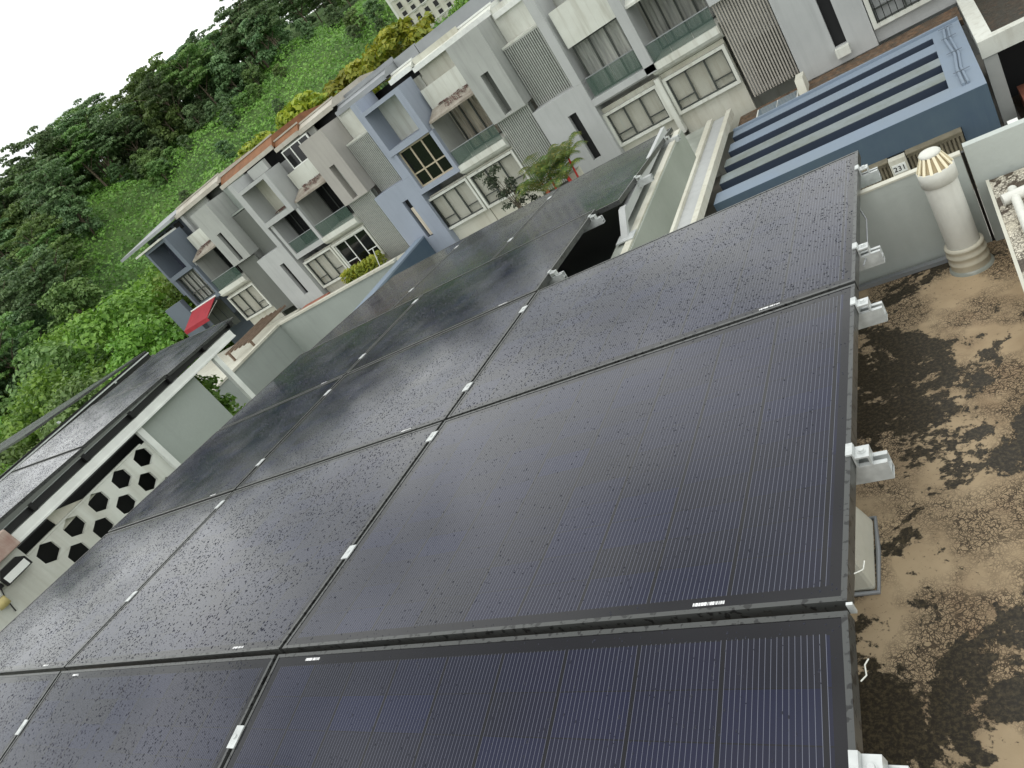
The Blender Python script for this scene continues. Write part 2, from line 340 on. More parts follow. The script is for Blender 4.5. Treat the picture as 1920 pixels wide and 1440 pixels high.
# ------------------------------------------------------------------ ground and hill
GZ = -11.4
def sm(a, b, v): t = np.clip((v - a) / (b - a), 0, 1); return t * t * (3 - 2 * t)
def hz(x, y):
    x = np.asarray(x, float); y = np.asarray(y, float)
    s = -0.743 * x + 0.669 * y; t = 0.669 * x + 0.743 * y
    h = 31 * sm(48, 168, s) + 11 * sm(160, 225, s)
    h = h * (1 - 0.25 * sm(60, 150, t))
    wob = 1.3 * np.sin(x * 0.11 + 1.3) * np.cos(y * 0.09) + 0.8 * np.sin(x * 0.23 + y * 0.19)
    h = np.maximum(h, 9.6 * sm(46.6, 52, y) * sm(-75, -62, x) * (1 - sm(8, 20, x)))
    return GZ + h + wob * sm(75, 110, s)
def grid_sheet():
    xs = np.concatenate([np.linspace(-1500, -320, 12), np.linspace(-300, 120, 106), np.linspace(140, 1500, 12)])
    ys = np.concatenate([np.linspace(-1500, -120, 12), np.linspace(-100, 330, 108), np.linspace(350, 1500, 12)])
    X, Y = np.meshgrid(xs, ys); Z = hz(X, Y); nx, ny = len(xs), len(ys)
    me = bpy.data.meshes.new('ground')
    fs = [(j * nx + i, j * nx + i + 1, (j + 1) * nx + i + 1, (j + 1) * nx + i) for j in range(ny - 1) for i in range(nx - 1)]
    me.from_pydata(np.stack([X.ravel(), Y.ravel(), Z.ravel()], 1).tolist(), [], fs)
    me.polygons.foreach_set('use_smooth', [True] * len(fs)); me.materials.append(M['hill'])
    o = bpy.data.objects.new('ground', me); col.objects.link(o); return structure(o)
grid_sheet()
structure(bx('road', 'asphalt', None, -120, 60, 13.5, 20.5, GZ - 0.2, GZ + 0.03))
structure(bx('pavement', 'pave', None, -120, 60, 20.5, 22.2, GZ - 0.2, GZ + 0.15))
structure(bx('pavement', 'pave', None, -120, 60, 11.8, 13.5, GZ - 0.2, GZ + 0.15))
structure(bx('forecourt', 'pave', None, -52, 30, 22.2, 46, GZ - 0.2, GZ + 0.08))

# ------------------------------------------------------------------ foliage
def leaf_mesh(name, pts, nrm, size, mat, seed=0, aspect=0.6, fold=True):
    """many leaf faces: each a bent quad with random roll, all in one mesh"""
    g = np.random.default_rng(seed); n = len(pts)
    nrm = nrm + g.normal(0, 0.45, (n, 3)); nrm /= np.linalg.norm(nrm, axis=1)[:, None] + 1e-9
    a = g.normal(0, 1, (n, 3)); u = np.cross(nrm, a); u /= np.linalg.norm(u, axis=1)[:, None] + 1e-9; v = np.cross(nrm, u)
    sz = (size * g.uniform(0.6, 1.35, n))[:, None]
    p0 = pts - u * sz; p1 = pts - v * sz * aspect + nrm * sz * 0.12; p2 = pts + u * sz - nrm * sz * 0.25; p3 = pts + v * sz * aspect + nrm * sz * 0.12
    V = np.stack([p0, p1, p2, p3], 1).reshape(-1, 3)
    me = bpy.data.meshes.new(name); me.vertices.add(n * 4); me.vertices.foreach_set('co', V.ravel())
    me.loops.add(n * 4); me.loops.foreach_set('vertex_index', np.arange(n * 4)); me.polygons.add(n)
    me.polygons.foreach_set('loop_start', np.arange(n) * 4); me.polygons.foreach_set('loop_total', np.full(n, 4)); me.update(calc_edges=True)
    me.materials.append(M[mat]); return me
def blob_points(blobs, n, seed, shell=0.55):
    g = np.random.default_rng(seed); P, Q = [], []
    w = np.array([b[3] * b[4] + b[3] * b[5] for b in blobs]); w = w / w.sum(); cnt = np.maximum(4, (w * n).astype(int))
    for (cx, cy, cz, rx, ry, rz), k in zip(blobs, cnt):
        d = g.normal(0, 1, (k, 3)); d /= np.linalg.norm(d, axis=1)[:, None]; d[:, 2] = np.where(d[:, 2] < -0.35, -d[:, 2] * 0.6, d[:, 2])
        r = (shell + (1 - shell) * g.random(k) ** 0.5)[:, None]
        P.append(np.array([cx, cy, cz]) + d * r * np.array([rx, ry, rz])); nn = d / np.array([rx, ry, rz]) * min(rx, rz); nn[:, 2] += 0.35; Q.append(nn)
    return np.concatenate(P), np.concatenate(Q)
def trunk_mb(h, r, lean, limbs, seed):
    g = random.Random(seed); mb = MB(); pth = [(lean * (i / 5) ** 1.4, lean * 0.4 * (i / 5), h * i / 5) for i in range(6)]
    mb.tube(pth, [r * (1.25 - 0.85 * i / 5) for i in range(6)], 7)
    for k in range(limbs):
        a = g.uniform(0, 6.28); i = g.randint(2, 4); b = Vector(pth[i]); L_ = h * g.uniform(0.25, 0.45)
        mb.tube([b, b + Vector((math.cos(a) * L_ * 0.45, math.sin(a) * L_ * 0.45, L_ * 0.45)), b + Vector((math.cos(a) * L_ * 0.9, math.sin(a) * L_ * 0.9, L_ * 0.75))], [r * 0.5, r * 0.34, r * 0.14], 5)
    return mb
PROTO = {}
def proto(kind, n_leaf, size, mat, blobs, h, r, lean, limbs, seed, shell=0.55):
    p, q = blob_points(blobs, n_leaf, seed, shell)
    cm = leaf_mesh(kind + '_crown', p, q, size, mat, seed)
    mb = trunk_mb(h, r, lean, limbs, seed); tm = bpy.data.meshes.new(kind + '_trunk'); tm.from_pydata([tuple(v) for v in mb.v], [], mb.f)
    tm.polygons.foreach_set('use_smooth', [True] * len(mb.f)); tm.materials.append(M['bark']); PROTO[kind] = (cm, tm)
def blobs_umbrella(seed, h, R, n):
    g = random.Random(seed); out = []
    for k in range(n):
        a = g.uniform(0, 6.28); r = R * math.sqrt(g.random()); z = h * g.uniform(0.5, 1.0) - 0.16 * r * r / R
        out.append((r * math.cos(a), r * math.sin(a), z, g.uniform(0.9, 1.9), g.uniform(0.9, 1.9), g.uniform(0.3, 0.55)))
    return out
def blobs_round(seed, h, R, n, z0=0.25):
    g = random.Random(seed); out = []
    for k in range(n):
        a = g.uniform(0, 6.28); f = g.random(); z = h * (z0 + (1 - z0) * f); rr = R * math.sin(math.pi * (0.15 + 0.8 * f)) ** 0.7 * g.uniform(0.5, 1.0)
        s_ = g.uniform(0.55, 1.15) * R * 0.36
        out.append((rr * math.cos(a), rr * math.sin(a), z, s_, s_, s_ * 0.75))
    return out
for i in range(3): proto('umbrella%d' % i, 5200, 0.25, 'lf_dark' if i != 1 else 'lf_mid', blobs_umbrella(40 + i, 11 + i, 4.6, 46), 10 + i, 0.2, (-0.8, 0.9, 1.6)[i], 6, 60 + i)
for i in range(3): proto('round%d' % i, 4200, 0.26, ('lf_dark', 'lf_mid', 'lf_dark')[i], blobs_round(50 + i, 8.0, 3.4, 34, 0.12), 5, 0.17, 0.4, 5, 70 + i)
for i in range(3): proto('lime%d' % i, 7500, 0.17, 'lf_lime' if i != 2 else 'lf_mid', blobs_round(90 + i, 8, 4.0, 58, 0.1), 5, 0.2, 0.2, 6, 95 + i)
for i in range(2): proto('yellow%d' % i, 2200, 0.15, 'lf_yel', blobs_round(110 + i, 3.2, 1.6, 26, 0.15), 1.6, 0.07, 0.2, 4, 115 + i)
def plant_tree(kind, x, y, s, label, cat, group, name='tree', z=None, squash=1.0):
    z = float(hz(x, y)) - 0.2 if z is None else z
    o = bpy.data.objects.new(name, None); o.empty_display_size = 0.5; col.objects.link(o); o.location = (x, y, z)
    o.rotation_euler = (0, 0, rnd.uniform(0, 6.28)); o.scale = (s, s, s * squash); tag(o, label, cat, group)
    for nm, me in zip(('crown', 'trunk'), PROTO[kind]):
        c = bpy.data.objects.new(nm, me); col.objects.link(c); c.parent = o
def st(s, t): return (-0.743 * s + 0.669 * t, 0.669 * s + 0.743 * t)
cnt = 0
s_ = 139.0
while s_ < 214:
    t_ = -150.0
    while t_ < 175:
        s1, t1 = s_ + rnd.uniform(-2.6, 2.6), t_ + rnd.uniform(-2.4, 2.4)
        t_ += 5.0 if s_ < 160 else 6.4
        if t1 > 26 and s1 < 160 + (t1 - 26) * 0.3: continue
        x, y = st(s1, t1); az = math.degrees(math.atan2(x - CAM.x, y - CAM.y))
        if az < -66 or az > -8 or (az > -33.2 and s1 < 168 + .25 * max(0, az + 33)): continue
        k = ('umbrella%d' % rnd.randint(0, 2)) if rnd.random() < 0.66 else ('round%d' % rnd.randint(0, 2))
        plant_tree(k, x, y, rnd.uniform(0.75, 1.05) * (1 if s1 < 172 else .72), 'dark green spreading tree in the forest along the hill crest', 'tree', 'trees of the forest on the hill', 'forest_tree'); cnt += 1
    s_ += 5.4 if s_ < 160 else 8.5
for k in range(215):
    s1, t1 = rnd.uniform(84, 140), rnd.uniform(-95, -10)
    if t1 > -14 - (138 - s1) * 0.16: continue
    x, y = st(s1, t1)
    plant_tree(('umbrella%d' % rnd.randint(0, 2)) if rnd.random() < 0.45 else ('round%d' % rnd.randint(0, 2)), x, y, rnd.uniform(0.6, 0.95), 'green tree on the lower slope left of the terrace row', 'tree', 'trees on the lower left slope', 'slope_tree'); cnt += 1
for k in range(46):
    s1, t1 = rnd.uniform(92, 139), rnd.uniform(-14, 48); sc_ = rnd.uniform(.28, .55)
    if rnd.random() < .5: s1 = rnd.uniform(126, 140)
    x, y = st(s1, t1); plant_tree('round%d' % (k % 3), x, y, sc_, 'creeper draped dark bush standing in the bright green slope', 'bush', 'bushes on the green slope', 'bush')
print('trees', cnt)
LIME = [(-57, 33, 1.3, 0), (-63.5, 36, 1.6, 1), (-58.5, 26, 1.2, 2), (-66, 28, 1.45, 0), (-72, 33, 1.6, 2), (-74, 24, 1.5, 1), (-64, 20, 1.2, 2), (-82, 29, 1.6, 2), (-59, 43, 1.5, 1), (-68, 42, 1.6, 0), (-78, 40, 1.7, 1), (-56, 19, 1.05, 0), (-72, 16, 1.3, 2), (-86, 38, 1.7, 0), (-88, 22, 1.5, 2), (-62, 50, 1.5, 2), (-74, 50, 1.6, 0), (-85, 50, 1.7, 2), (-95, 32, 1.7, 1), (-80, 14, 1.4, 0), (-66, 12, 1.1, 1), (-58, 12, 1.0, 2)]
for i, (x, y, s1, k) in enumerate(LIME):
    plant_tree('lime%d' % k, x, y, s1, 'leafy %s tree beyond the slate blue end house' % ('lime green' if k != 2 else 'mid green'), 'tree', 'trees beyond the %s end of the row' % ('lime' if k != 2 else 'mid green'), 'leafy_tree', z=-11.6)
for i in range(18):
    x = -58 + i * 2.4 + rnd.uniform(-.8, .8); y = 56 + rnd.uniform(-2, 3) + (0 if i < 12 else 4)
    plant_tree('yellow%d' % (i % 2), x, y, rnd.uniform(1.75, 2.35) * (1 if i < 11 else .72), 'yellow flowering shrub peeping over the terrace roofs', 'shrub', 'yellow shrubs behind the terrace roofs', 'flowering_shrub')
for (x, y, z, s1, k) in ((-24.5, 53, -2, .75, 0), (-21.5, 51.5, -2, .7, 1), (-18.5, 51, -2, .72, 0)):
    plant_tree('lime%d' % k, x, y, s1, 'bright green tree rising behind the grey metal roofs', 'tree', 'trees behind the grey roofs', 'leafy_tree', z=z)
# creeper that covers the open slope: nobody could count it
g = np.random.default_rng(5); n = 90000
S1 = g.uniform(58, 158, n); T1 = g.uniform(-40, 95, n); X = -0.743 * S1 + 0.669 * T1; Y = 0.669 * S1 + 0.743 * T1
cl = np.sin(X * 0.31 + 1.1 * np.sin(Y * .23)) * np.cos(Y * 0.37 + .9 * np.sin(X * .19)); Zc = hz(X, Y) + 0.2 + (0.4 + 1.3 * np.clip(cl, 0, 1)) * g.random(n) ** .6
o = bpy.data.objects.new('creeper', leaf_mesh('creeper', np.stack([X, Y, Zc], 1), np.tile([0.2, -0.2, 0.9], (n, 1)), 0.27, 'lf_creep', 6)); col.objects.link(o)
stuff(tag(o, 'bright green creeper blanket over the open hillside', 'creeper'))

# ------------------------------------------------------------------ far apartment tower on the hill flank
TB = Vector((-60.6, 103.5, float(hz(-60.6, 103.5)) - 1))
tb = thing('apartment_tower', 'pale apartment tower with small windows beyond the hill', 'building', TB)
ang = rad(28)
def tbp(u, v, z): k_ = .62; return (TB.x + k_ * (u * math.cos(ang) - v * math.sin(ang)), TB.y + k_ * (u * math.sin(ang) + v * math.cos(ang)), TB.z + k_ * z)
def tbox(mb, u0, u1, v0, v1, z0, z1):
    return mb.add([tbp(u, v, z) for z in (z0, z1) for v in (v0, v1) for u in (u0, u1)], [(0, 2, 3, 1), (4, 5, 7, 6), (0, 1, 5, 4), (2, 6, 7, 3), (0, 4, 6, 2), (1, 3, 7, 5)])
tbox(MB(), 0, 16, 0, 12, -6, 26).build('wall', 'cream', tb)
tbox(MB(), -0.2, 0.35, -0.2, 12.2, -6, 26).build('corner_strip', 'white', tb)
for k in range(6): tbox(MB(), 0.35, 16, -0.15, 0, 2.9 + 4.4 * k, 3.15 + 4.4 * k).build('band', 'white', tb)
for fl in range(11):
    for i in range(6):
        w_ = tbox(MB(), 1.4 + i * 2.5, 2.5 + i * 2.5, -0.12, 0.02, 0.6 + fl * 2.2, 1.9 + fl * 2.2).build('window', 'black', tb)
        tbox(MB(), 1.35 + i * 2.5, 2.55 + i * 2.5, -0.3, -0.125, 0.45 + fl * 2.2, 0.6 + fl * 2.2).build('sill', 'white', w_)

# ------------------------------------------------------------------ terrace row across the street
FY = 33.0
def unit(label, x0, x1):
    u = thing('terrace_house', label, 'house', ((x0 + x1) / 2, FY, GZ), 'terrace houses across the street'); return u
def window(u, x0, x1, y, z0, z1, frame='frame_w', back='cur_w', glass='pane', cols=3, transom=0.3, fw=0.07, trim=0.0, trim_mat='white', sash=(0, 2)):
    """frame, mullions, glass and a curtain behind; optional surround"""
    w_ = MB()
    w_.box(x0, x0 + fw, y - .06, y + .04, z0, z1).box(x1 - fw, x1, y - .06, y + .04, z0, z1).box(x0 + fw, x1 - fw, y - .06, y + .04, z0, z0 + fw).box(x0 + fw, x1 - fw, y - .06, y + .04, z1 - fw, z1)
    o = w_.build('window', frame, u)
    m = MB(); cw = (x1 - x0) / cols
    for i in range(1, cols): m.box(x0 + i * cw - fw * .55, x0 + i * cw + fw * .55, y - .05, y + .03, z0 + fw, z1 - fw)
    if transom:
        zt = z0 + (z1 - z0) * transom
        for i in sash:
            if i < cols: m.box(x0 + i * cw + fw * .56, x0 + (i + 1) * cw - fw * .56, y - .045, y + .025, zt - fw * .45, zt + fw * .45)
    if m.v: m.build('mullions', frame, o)
    MB().box(x0 + fw, x1 - fw, y - .015, y - .005, z0 + fw, z1 - fw).build('pane', glass, o)
    n = max(12, int((x1 - x0) * 14)); pts = []; mb = MB(); yy = y + .16
    vs = []
    for i in range(n + 1):
        xx = x0 + .02 + (x1 - x0 - .04) * i / n; d = 0.06 * math.sin(i * 1.9) + 0.03 * math.sin(i * 0.77)
        vs += [(xx, yy + d, z0 + .02), (xx, yy + d, z1 - .02)]
    mb.add(vs, [(2 * i, 2 * i + 2, 2 * i + 3, 2 * i + 1) for i in range(n)], 0, True); mb.build('curtain', back, o)
    if trim:
        t = MB().box(x0 - trim, x0, y - .16, y + .05, z0 - trim, z1 + trim).box(x1, x1 + trim, y - .16, y + .05, z0 - trim, z1 + trim)
        t.box(x0, x1, y - .16, y + .05, z1, z1 + trim).box(x0, x1, y - .16, y + .05, z0 - trim, z0); t.build('surround', trim_mat, o)
    return o
def balustrade(u, x0, x1, y, z0, z1):
    o = MB().box(x0, x1, y - .03, y + .03, z1, z1 + .04).build('handrail', 'metal_g', u)
    k = max(2, int(round((x1 - x0) / 1.1))); w_ = (x1 - x0) / k
    for i in range(k): MB().box(x0 + i * w_ + .01, x0 + (i + 1) * w_ - .01, y - .006, y + .006, z0, z1 - .002).build('glass_panel', 'balglass', o)
def wall_slot(u, mat, x0, x1, y0, y1, z0, z1, sx0, sx1, sz0, sz1, back='grey_d', bdepth=None):
    bdepth = bdepth or (.08 if back == 'black' else .3)
    m = MB().box(x0, sx0, y0, y1, z0, z1).box(sx1, x1, y0, y1, z0, z1).box(sx0, sx1, y0, y1, z0, sz0).box(sx0, sx1, y0, y1, sz1, z1)
    m.build('wall', mat, u)
    MB().box(sx0 - .05, sx1 + .05, y1 + bdepth, y1 + bdepth + .05, sz0 - .05, sz1 + .05).build('slot_window', back, u)
    MB().box(sx0 - .2, sx0 - .02, y1, y1 + bdepth, sz0, sz1).box(sx1 + .02, sx1 + .2, y1, y1 + bdepth, sz0, sz1).build('slot_reveal', mat, u)
def louvre(u, x0, x1, y, z0, z1, solid=False, mat='slat', back='grey_d', dark=None):
    if solid:
        o = MB().box(x0, x1, y - .04, y + .04, z0, z1).build('louvre_screen', 'grey_d', u); return
    o = MB().box(x0, x1, y + .30, y + .34, z0, z1).build('louvre_screen', back, u)
    m = MB(); n = int((x1 - x0) / .118)
    for i in range(n):
        xx = x0 + (i + .5) * (x1 - x0) / n; m.box(xx - .03, xx + .03, y - .05, y + .01, z0, z1)
    stuff(m.build('louvre_slats', mat, o))
    MB().box(x0, x1, y - .06, y + .05, z1, z1 + .05).build('louvre_rail', mat, o)
    if dark: MB().box(dark[0], dark[1], y + .24, y + .29, dark[2], dark[3]).build('window_behind_louvre', 'grey_d', o)
def tower_a(u, xT, dz, mat, solid=False, louv='slat', back='grey_d', slotback='grey_d', lz=-7.3):
    wall_slot(u, mat, xT, xT + 2.08, FY, FY + .22, -2.92 + dz, 1.3 + dz, xT + .83, xT + 1.31, -2.81 + dz, -.62 + dz, slotback)
    MB().box(xT + 1.88, xT + 2.08, FY + .22, FY + 2.2, -2.92 + dz, 1.3 + dz).build('side_wall', mat, u)
    MB().box(xT, xT + .2, FY + .22, FY + 2.2, -2.92 + dz, 1.3 + dz).build('side_wall', mat, u)
    MB().box(xT + .2, xT + 1.88, FY + .22, FY + 2.2, -2.92 + dz, -2.8 + dz).build('soffit', mat, u)
    louvre(u, xT, xT + 2.06, FY + .35, lz + dz, -2.99 + dz, solid, louv, back, None if solid else (xT + .5, xT + 2.0, lz + dz + .3, lz + dz + 2.2))
def tower_b(u, xT, dz, mat, solid=False, louv='slat', back='grey_d', slotback='black', bot=-8.3, topmat='white'):
    x0, x1 = xT + 2.12, xT + 5.1
    wall_slot(u, mat, x0, x1, FY, FY + .22, bot + dz, -3.46 + dz, xT + 3.65, xT + 4.12, -6.97 + dz, -4.47 + dz, slotback)
    MB().box(x0, x1, FY + .22, FY + 1.3, -3.6 + dz, -3.47 + dz).build('ledge', mat, u)
    MB().box(x1 - .2, x1, FY + .22, FY + 2.0, bot + dz, -3.62 + dz).build('side_wall', mat, u)
    louvre(u, xT + 2.12, xT + 4.62, FY + 1.0, -3.46 + dz, -.36 + dz, solid, louv, back, None if solid else (xT + 2.9, xT + 4.2, -3.3 + dz, -1.7 + dz))
    MB().box(xT + 4.64, x1, FY + .02, FY + 2.0, -3.455 + dz, 1.25 + dz).build('pillar', mat, u)
    MB().box(xT + 2.1, xT + 4.63, FY + 1.9, FY + 2.05, -.3 + dz, 1.5 + dz).build('upper_wall', topmat, u)
    MB().box(xT + 2.1, xT + 4.63, FY + .95, FY + 1.88, -.3 + dz, -.2 + dz).build('ledge', topmat, u)
def stain(u, x0, x1, y, z0, z1, seed):
    """dark rust-red growth creeping up from a slab edge: many small lumps"""
    g = np.random.default_rng(seed); n = 420; x = g.uniform(x0, x1, n); ph = g.uniform(0, 6, 3)
    hh = np.clip(.45 + .45 * np.sin(x * 2.3 + ph[0]) + .3 * np.sin(x * 6.1 + ph[1]), .05, 1.1); f = g.random(n) ** 1.5 * hh
    f = np.clip(1 - f, .3, 1.25); P = np.stack([x, y + np.minimum(f, 1) * 1.0 - .03, z0 + .02 + f * (z1 - z0)], 1) - np.array(woff(u))
    o = bpy.data.objects.new('rust_growth', leaf_mesh('rust_growth', P, np.tile([0, -.6, .8], (n, 1)), .045, 'growth', seed)); col.objects.link(o); o.parent = u; stuff(o)
M['slabdirty'] = paint('dirty_slab_nose', (166, 160, 148), stain=0.9, streak=0.7, stainc=(112, 100, 88), scale=2.5)
M['growth'] = plain('rust_red_growth', (110, 82, 74), 0.9, var=0.4, scale=4)
def bay_box(u, xT, dz, mat, inner='white', side=None, win='frame_b', glass='pane_d', back='darkroom', glassrail=False):
    a0, a1 = xT - 6.52, xT - 3.42
    z0, z1 = -1.4 + dz, 1.3 + dz
    m = MB().box(a0, a0 + .24, FY - .1, FY + 1.5, z0, z1).box(a1 - .42, a1, FY - .1, FY + 1.5, z0, z1).box(a0 + .24, a1 - .42, FY - .1, FY + 1.5, z1 - .22, z1).box(a0 + .24, a1 - .42, FY - .1, FY + 1.5, z0, z0 + .32)
    m.build('box_frame', mat, u)
    MB().box(a0 + .24, a1 - .42, FY + 1.42, FY + 1.52, z0 + .32, z1 - .22).build('back_wall', inner, u)
    # storey below
    b0, b1 = xT - 6.3, xT - 3.25
    if glassrail:
        MB().box(b0, b0 + .28, FY + .05, FY + 1.5, -4.05 + dz, z0 - .02).box(b1 - .25, b1, FY + .05, FY + 1.5, -4.05 + dz, z0 - .02).box(b0 + .28, b1 - .25, FY + .05, FY + 1.5, -4.05 + dz, -3.72 + dz).build('balcony_frame', mat, u)
        balustrade(u, b0 + .3, b1 - .27, FY + .12, -3.70 + dz, -2.9 + dz)
        window(u, b0 + .3, b1 - .27, FY + 1.35, -3.7 + dz, z0 - .04, 'frame_d', back, 'pane_d', 4, 0)
    else:
        MB().box(b0, b0 + .22, FY - .05, FY + .5, -3.98 + dz, z0 - .02).box(b1 - .24, b1, FY - .05, FY + .5, -3.98 + dz, z0 - .02).box(b0 + .22, b1 - .24, FY - .05, FY + .5, -3.98 + dz, -3.70 + dz).build('window_box', mat, u)
        window(u, b0 + .22, b1 - .24, FY + .25, -3.7 + dz, z0 - .04, win, back, glass, 3 if win == 'frame_b' else 4, .36, .09, sash=(0, 1, 2, 3))
def bay_parapet(u, xT, dz, mat, par='white', back='cur_b', glass='pane', upper='grey', seed=1, stains=True):
    c0, c1 = xT - 3.24, xT - .04
    # sloping parapet with slab nose
    MB().prism([(FY + 1.14, -1.16 + dz), (FY + 1.15, .42 + dz), (FY + 1.3, .42 + dz), (FY + 1.5, -1.16 + dz)], 'x', c0, c1).build('parapet', par, u)
    MB().prism([(FY + .12, -1.16 + dz), (FY + .12, -1.05 + dz), (FY + 1.135, -.66 + dz), (FY + 1.135, -1.16 + dz)], 'x', c0, c1).build('slab_nose', 'slabdirty' if stains else par, u)
    if stains: stain(u, c0 + .5, c1 - .1, FY + .12, -1.04 + dz, -.62 + dz, seed)
    MB().box(c0, c1, FY + 2.2, FY + 2.3, .3 + dz, 1.9 + dz).build('upper_wall', upper, u)
    window(u, c0 + .2, c1 - .2, FY + 2.12, -3.72 + dz, -1.2 + dz, 'frame_d', back, glass, 4, 0)
    MB().box(c0 - .16, c0, FY + .25, FY + 2.3, -3.72 + dz, -1.18 + dz).build('side_wall', 'grey', u)
    balustrade(u, c0 + .03, c1 - .03, FY + .12, -3.72 + dz, -2.9 + dz)
    MB().prism([(FY, -3.74 + dz), (FY + 2.3, -3.74 + dz), (FY + 2.3, -4.38 + dz), (FY + .55, -4.38 + dz), (FY + .12, -4.2 + dz), (FY, -4.05 + dz)], 'x', c0 - .1, c1).build('balcony_slab', par, u)
def bay_low(u, x0, x1, dz, back='cur_w', glass='pane', frame='frame_d', wallm='cream', zt=-4.6, zb=-6.45):
    MB().box(x0, x1, FY + .5, FY + .65, -8.3 + dz, -4.39 + dz).build('wall', wallm, u)
    window(u, x0 + .16, x1 - .16, FY + .42, zb + dz, zt + dz, frame, back, glass, 3, .28, .06, .14)
def roof(u, x0, x1, eave, rise, mat, y0=34.9, y1=39.0, fmat='fascia', run=.5, band=None):
    '''eaves gutter, a steep front band and a low-pitched top'''
    o = MB().prism([(y0, eave), (y0 + run, eave + rise), (y1, eave + rise + .15), (y1 + 3, eave + rise - .2), (y1 + 3, eave - .12), (y0, eave - .12)], 'x', x0, x1).build('roof', mat, u)
    MB().prism([(y0 - .14, eave - .2), (y0 - .14, eave + .06), (y0 - .005, eave + .06), (y0 - .005, eave - .2)], 'x', x0, x1).build('gutter', fmat, o)
    MB().prism([(y0 + run - .06, eave + rise + .004), (y0 + run - .06, eave + rise + .09), (y0 + run + .1, eave + rise + .1), (y0 + run + .1, eave + rise + .01)], 'x', x0, x1).build('ridge_cap', fmat, o)
    if band: MB().box(x0, x1, y0 + 1.5, y0 + 1.7, eave + rise + .05, eave + rise + band).build('upper_band', 'metal_g', o)
def body(u, x0, x1, top, mat, dark='black', atop=1.0, y0=FY + 2.32):
    MB().box(x0, x1, y0, 46, GZ, top).build('body', mat, u)
    MB().box(x0, x1, y0 + .5, y0 + .6, top, top + atop).build('attic_wall', dark, u)
PT = {'L': -41.2, 'M': -29.62, 'K': -18.18, 'R': -6.62}; DZ = {'L': 1.40, 'M': .68, 'K': 0.0, 'R': -.69}
# 0: end house
x, d = PT['L'], DZ['L']
u = unit('slate blue end house with a navy balcony recess and red awning', -50.8, -44.6)
bay_box(u, x, d, 'slate', 'navy', glass='pane', back='cur_w', win='frame_d'); body(u, -50.6, -44.62, .9 + d, 'slate', 'slate', 1.0)
MB().box(x - 4.6, x - 4.05, FY + 1.3, FY + 1.41, -.9 + d, .75 + d).build('white_panel', 'frame_w', u)
MB().box(x - 7.9, x - 6.55, FY + .9, FY + 2.3, -2.7 + d, .45 + d).build('side_wall', 'slate', u)
MB().box(-50.9, -45.2, FY + .3, FY + 2.3, -5.6 + d, -4.0 + d).build('wall', 'slate', u)
MB().box(-50.9, -48.6, FY - .1, FY + .28, -6.6 + d, -2.75 + d).build('wall', 'slate', u)
for k in range(3): MB().box(-47.9 + k * .95, -47.05 + k * .95, FY + .24, FY + .29, -6.4 + d, -4.2 + d).build('door_panel', 'frame_d', u)
for k in range(5): MB().box(-50.3 + k * 1.2, -49.5 + k * 1.2, FY + 2.76, FY + 2.8, 1.15 + d, 1.7 + d).build('window', 'black', u)
MB().prism([(34.3, 2.05 + d), (40, 2.7 + d), (40, 2.5 + d), (34.3, 1.85 + d)], 'x', -52.6, -44.7).build('roof', 'metal_g', u)
MB().box(-48.6, -44.9, FY - .3, FY + 1.4, 1.31 + d, 1.44 + d).build('ledge', 'white', u)
# red awning on the end house
aw = thing('awning', 'red sloping cloth awning on the slate blue end house', 'awning', (-47, 32.5, -3))
MB().add([(-48.3, 32.9, -2.45), (-45.0, 32.9, -2.45), (-45.0, 31.2, -3.15), (-48.3, 31.2, -3.15), (-48.3, 32.9, -2.5), (-45.0, 32.9, -2.5), (-45.0, 31.2, -3.2), (-48.3, 31.2, -3.2)], [(0, 1, 2, 3), (7, 6, 5, 4), (0, 4, 5, 1), (2, 6, 7, 3), (1, 5, 6, 2), (0, 3, 7, 4)]).build('canopy', 'red', aw)
MB().box(-48.3, -45.0, 31.17, 31.19, -3.45, -3.16).build('valance', 'red', aw)
MB().tube([(-48.4, 32.92, -2.42), (-44.85, 32.92, -2.42)], .06).build('roller', 'frame_w', aw)
for xx in (-48.2, -45.1): MB().tube([(xx, 32.9, -2.75), (xx, 31.25, -3.22)], .025, 6).build('arm', 'frame_w', aw)
# 1
u = unit('grey terrace house with rust stained parapet next to the slate end house', -44.5, -39.1)
bay_parapet(u, x, d, 'grey', 'white', 'darkroom', 'pane_d', 'grey', 3); tower_a(u, x, d, 'grey', True, slotback='black'); bay_low(u, x - 3.4, x - .05, d, 'cur_teal')
body(u, -44.6, -39.12, 1.0 + d, 'grey', 'grey_d', .95); roof(u, -44.7, -39.0, 1.98 + d, .34, 'fascia')
MB().box(x - 3.3, x - 2.95, 34.95, 35.4, .4 + d, 1.9 + d).build('post', 'grey_l', u)
# 2
x2, d2 = PT['M'], DZ['M']
u = unit('light grey terrace house with flat dark screens and terracotta roof', -39.0, -33.0)
tower_b(u, x, d, 'grey_l', True, topmat='wallgreen'); bay_box(u, x2, d2, 'grey_l', 'cream', glassrail=True, glass='pane_d'); bay_low(u, x2 - 6.4, x2 - 3.4, d2, 'cur_blue', 'pane')
body(u, -39.08, -32.95, 1.2 + d2, 'grey_l', 'black', 1.1); roof(u, -39.0, -33.0, 2.3 + d2, .5, 'tile_o')
stain(u, x2 - 6.0, x2 - 4.0, FY + .3, -1.07 + d2, -.95 + d2, 5)
MB().box(-35.6, -33.9, 34.3, 34.6, 1.35 + d2, 2.0 + d2).build('attic_panel', 'grey', u)
